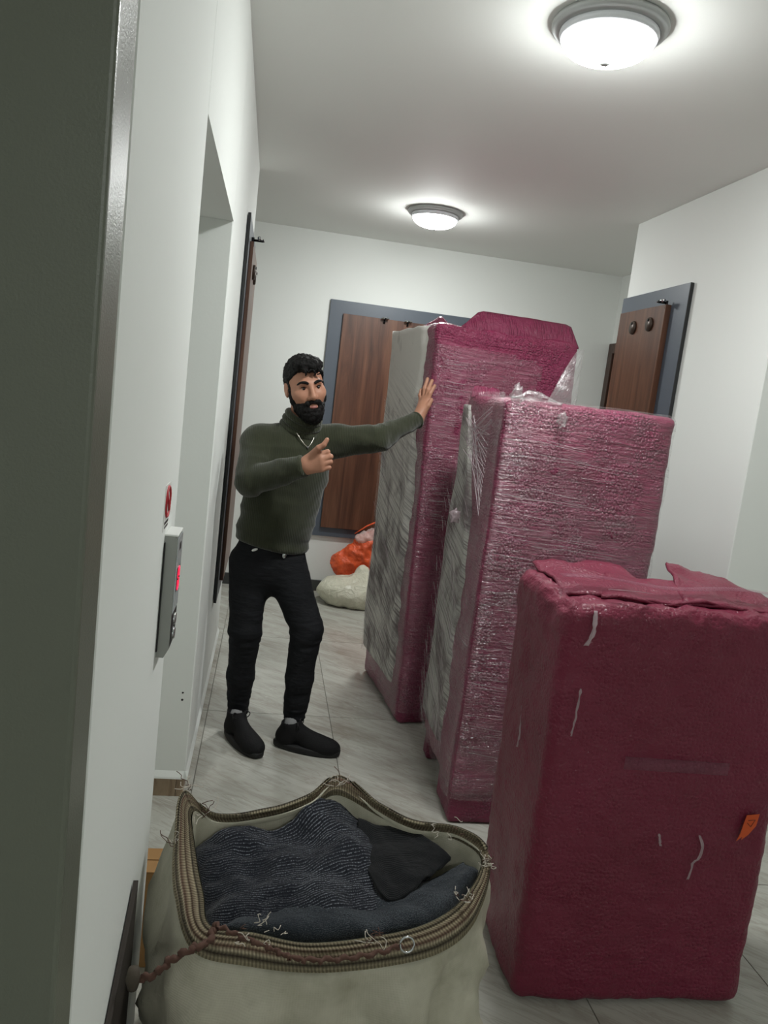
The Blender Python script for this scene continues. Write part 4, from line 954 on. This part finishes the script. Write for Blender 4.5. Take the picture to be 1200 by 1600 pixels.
for pr, ax_, r_ in ((wrR-hdir*.012, hdir, .0405), (wrL-dL*.006, dL, .0345)):
    o = tube('cuff', ringpts(pr, ax_, r_, 28), .007, M_knitw, None, 8, True); to_man(o); o.parent = sweater; o.matrix_parent_inverse = Matrix()
# necklace
npx = [(452, 655), (457, 664), (463, 675), (471, 688), (480, 698), (486, 693), (491, 682), (494, 669)]
nk = to_man(tube('necklace', spline([surf(sw, x, y) for x, y in npx], 40), .0021, plain('silver', S(210, 206, 196), .25, .9), None, 6))
pd = ball('pendant', surf(sw, 481, 699), .0055, M_chrome2); to_man(pd); pd.parent = nk; pd.matrix_parent_inverse = Matrix()
# jeans
tr = Field(*grid((-.22, 3.14, .03), (.42, 3.68, 1.02), .0064))
for p, k in ((econe2(U(419, 880, 3.445), U(424, 845, 3.44), .152, .142, .74, 1), .03), (cone(hR, kR, .094, .069), .03), (cone(kR, kR*.45+aR*.55, .068, .061), .02), (cone(kR*.45+aR*.55, aR, .061, .045), .02),
             (cone(hL, kL, .094, .070), .03), (cone(kL, kL*.45+aL*.55, .068, .061), .02), (cone(kL*.45+aL*.55, aL, .061, .046), .02)): tr.add(p, k)
for a_, k_ in ((aR, kR), (aL, kL)): tr.cut(half(a_+nz(a_-k_)*.014, nz(a_-k_), a_-.09, a_+.09), .006)
def trd(v, n_):
    fk = max(0, 1-np.linalg.norm(v-kL)/.13)+max(0, 1-np.linalg.norm(v-kR)/.13)+max(0, 1-np.linalg.norm(v-aL)/.22)*.9+max(0, 1-np.linalg.norm(v-aR)/.22)*.9+.15
    rg = 1-abs(mnoise.noise(Vector((v[0]*7, v[1]*7, v[2]*34))))*2
    return .0095*fk*rg*.8+.004*mnoise.fractal(Vector(v)*8, 1., 2., 3)
jeans = to_man(field_obj('jeans', tr, M_denim, None, 1, trd))
o = ball('belt_buckle', surf(tr, 444, 868), (.010, .006, .014), M_chrome2); to_man(o)
o = ball('pocket_lining', surf(tr, 398, 859), (.014, .004, .006), M_white, None, np.array([nz((.9, 0, .4)), [0, 1, 0], nz((-.4, 0, .9))])); to_man(o); o.parent = jeans; o.matrix_parent_inverse = Matrix()
# socks and shoes
def shoe(heel, d, ank, up_ank):
    d = nz((d[0], d[1], 0)); l = np.array([-d[1], d[0], 0]); z_ = np.array([0, 0, 1.]); M = np.array([d, l, z_]); hp = np.array([heel[0], heel[1], 0.])
    L_ = lambda x, y, z: hp+d*x+l*y+z_*z
    fd = Field(*grid(L_(.14, 0, 0)-np.array([.21, .21, .03]), L_(.14, 0, 0)+np.array([.21, .21, .19]), .005))
    for p, k in ((ell(L_(.052, 0, .050), (.056, .040, .052), M), 0), (ell(L_(.20, 0, .036), (.098, .050, .040), M), .03), (cone(L_(.060, 0, .050), L_(.062, 0, .112), .043, .043), .02),
                 (cone(L_(.095, 0, .088), L_(.19, 0, .045), .034, .036), .03), (ell(L_(.238, 0, .032), (.056, .046, .034), M), .02)): fd.add(p, k)
    fd.cut(half(L_(0, 0, .012), (0, 0, -1), hp-.4, hp+.4), .003)
    fd.cut(cone(L_(.062, 0, .118), L_(.058, 0, .17), .034, .05), .008)
    s_ = to_man(field_obj('shoe', fd, M_shoe, None, 1))
    V = []; F = []; n_ = 44
    for k in range(n_):
        a = 2*math.pi*k/n_; ca, sa = math.cos(a), math.sin(a); x = .146+.152*np.sign(ca)*abs(ca)**.75; t = x/.3; wd = .036+.016*math.sin(min(1, t*1.1)*math.pi*.8)
        y = wd*np.sign(sa)*abs(sa)**.7
        for z1, sc in ((.001, .96), (.008, 1.02), (.026, 1.03), (.031, .96)): q = L_(.146+(x-.146)*sc, y*sc, z1+(.012 if t > .85 and z1 < .005 else 0)*0); V.append(q)
    for k in range(n_):
        b, c = k*4, ((k+1) % n_)*4
        for j in range(3): F.append((b+j, c+j, c+j+1, b+j+1))
    F.append(tuple(k*4 for k in range(n_))[::-1]); F.append(tuple(k*4+3 for k in range(n_)))
    so = mesh_obj('sole', V, F, M_sole, None); to_man(so); so.parent = s_; so.matrix_parent_inverse = Matrix()
    top = L_(.100, 0, .118)
    for sd in (-1, 1):
        lp = [top+l*sd*.006, top+l*sd*.028+z_*.018, top+l*sd*.044+z_*.010+d*.008, top+l*sd*.032-z_*.006+d*.01, top+l*sd*.008]
        o = tube('lace', spline(lp, 16), .0024, M_sole, None, 6); to_man(o); o.parent = s_; o.matrix_parent_inverse = Matrix()
    for x_, zz in ((.118, .105), (.138, .092), (.158, .080)):
        o = tube('lace', spline([L_(x_, -.026, zz-.008), L_(x_, -.012, zz+.006), L_(x_, .012, zz+.006), L_(x_, .026, zz-.008)], 10), .0026, M_sole, None, 6); to_man(o); o.parent = s_; o.matrix_parent_inverse = Matrix()
    sk_ = to_man(tube('sock', [ank+(ank*0+np.array([0, 0, .03])), ank*.6+L_(.06, 0, .09)*.4, L_(.062, 0, .07)], [.036, .037, .036], M_sock, None, 16))
hr_ = UZ(356, 1143, 0); tr_ = UZ(400, 1182, 0); shoe(hr_, tr_-hr_, aR, None)
hl_ = UZ(430, 1163, 0); tl_ = UZ(522, 1181, 0); shoe(hl_, tl_-hl_, aL, None)
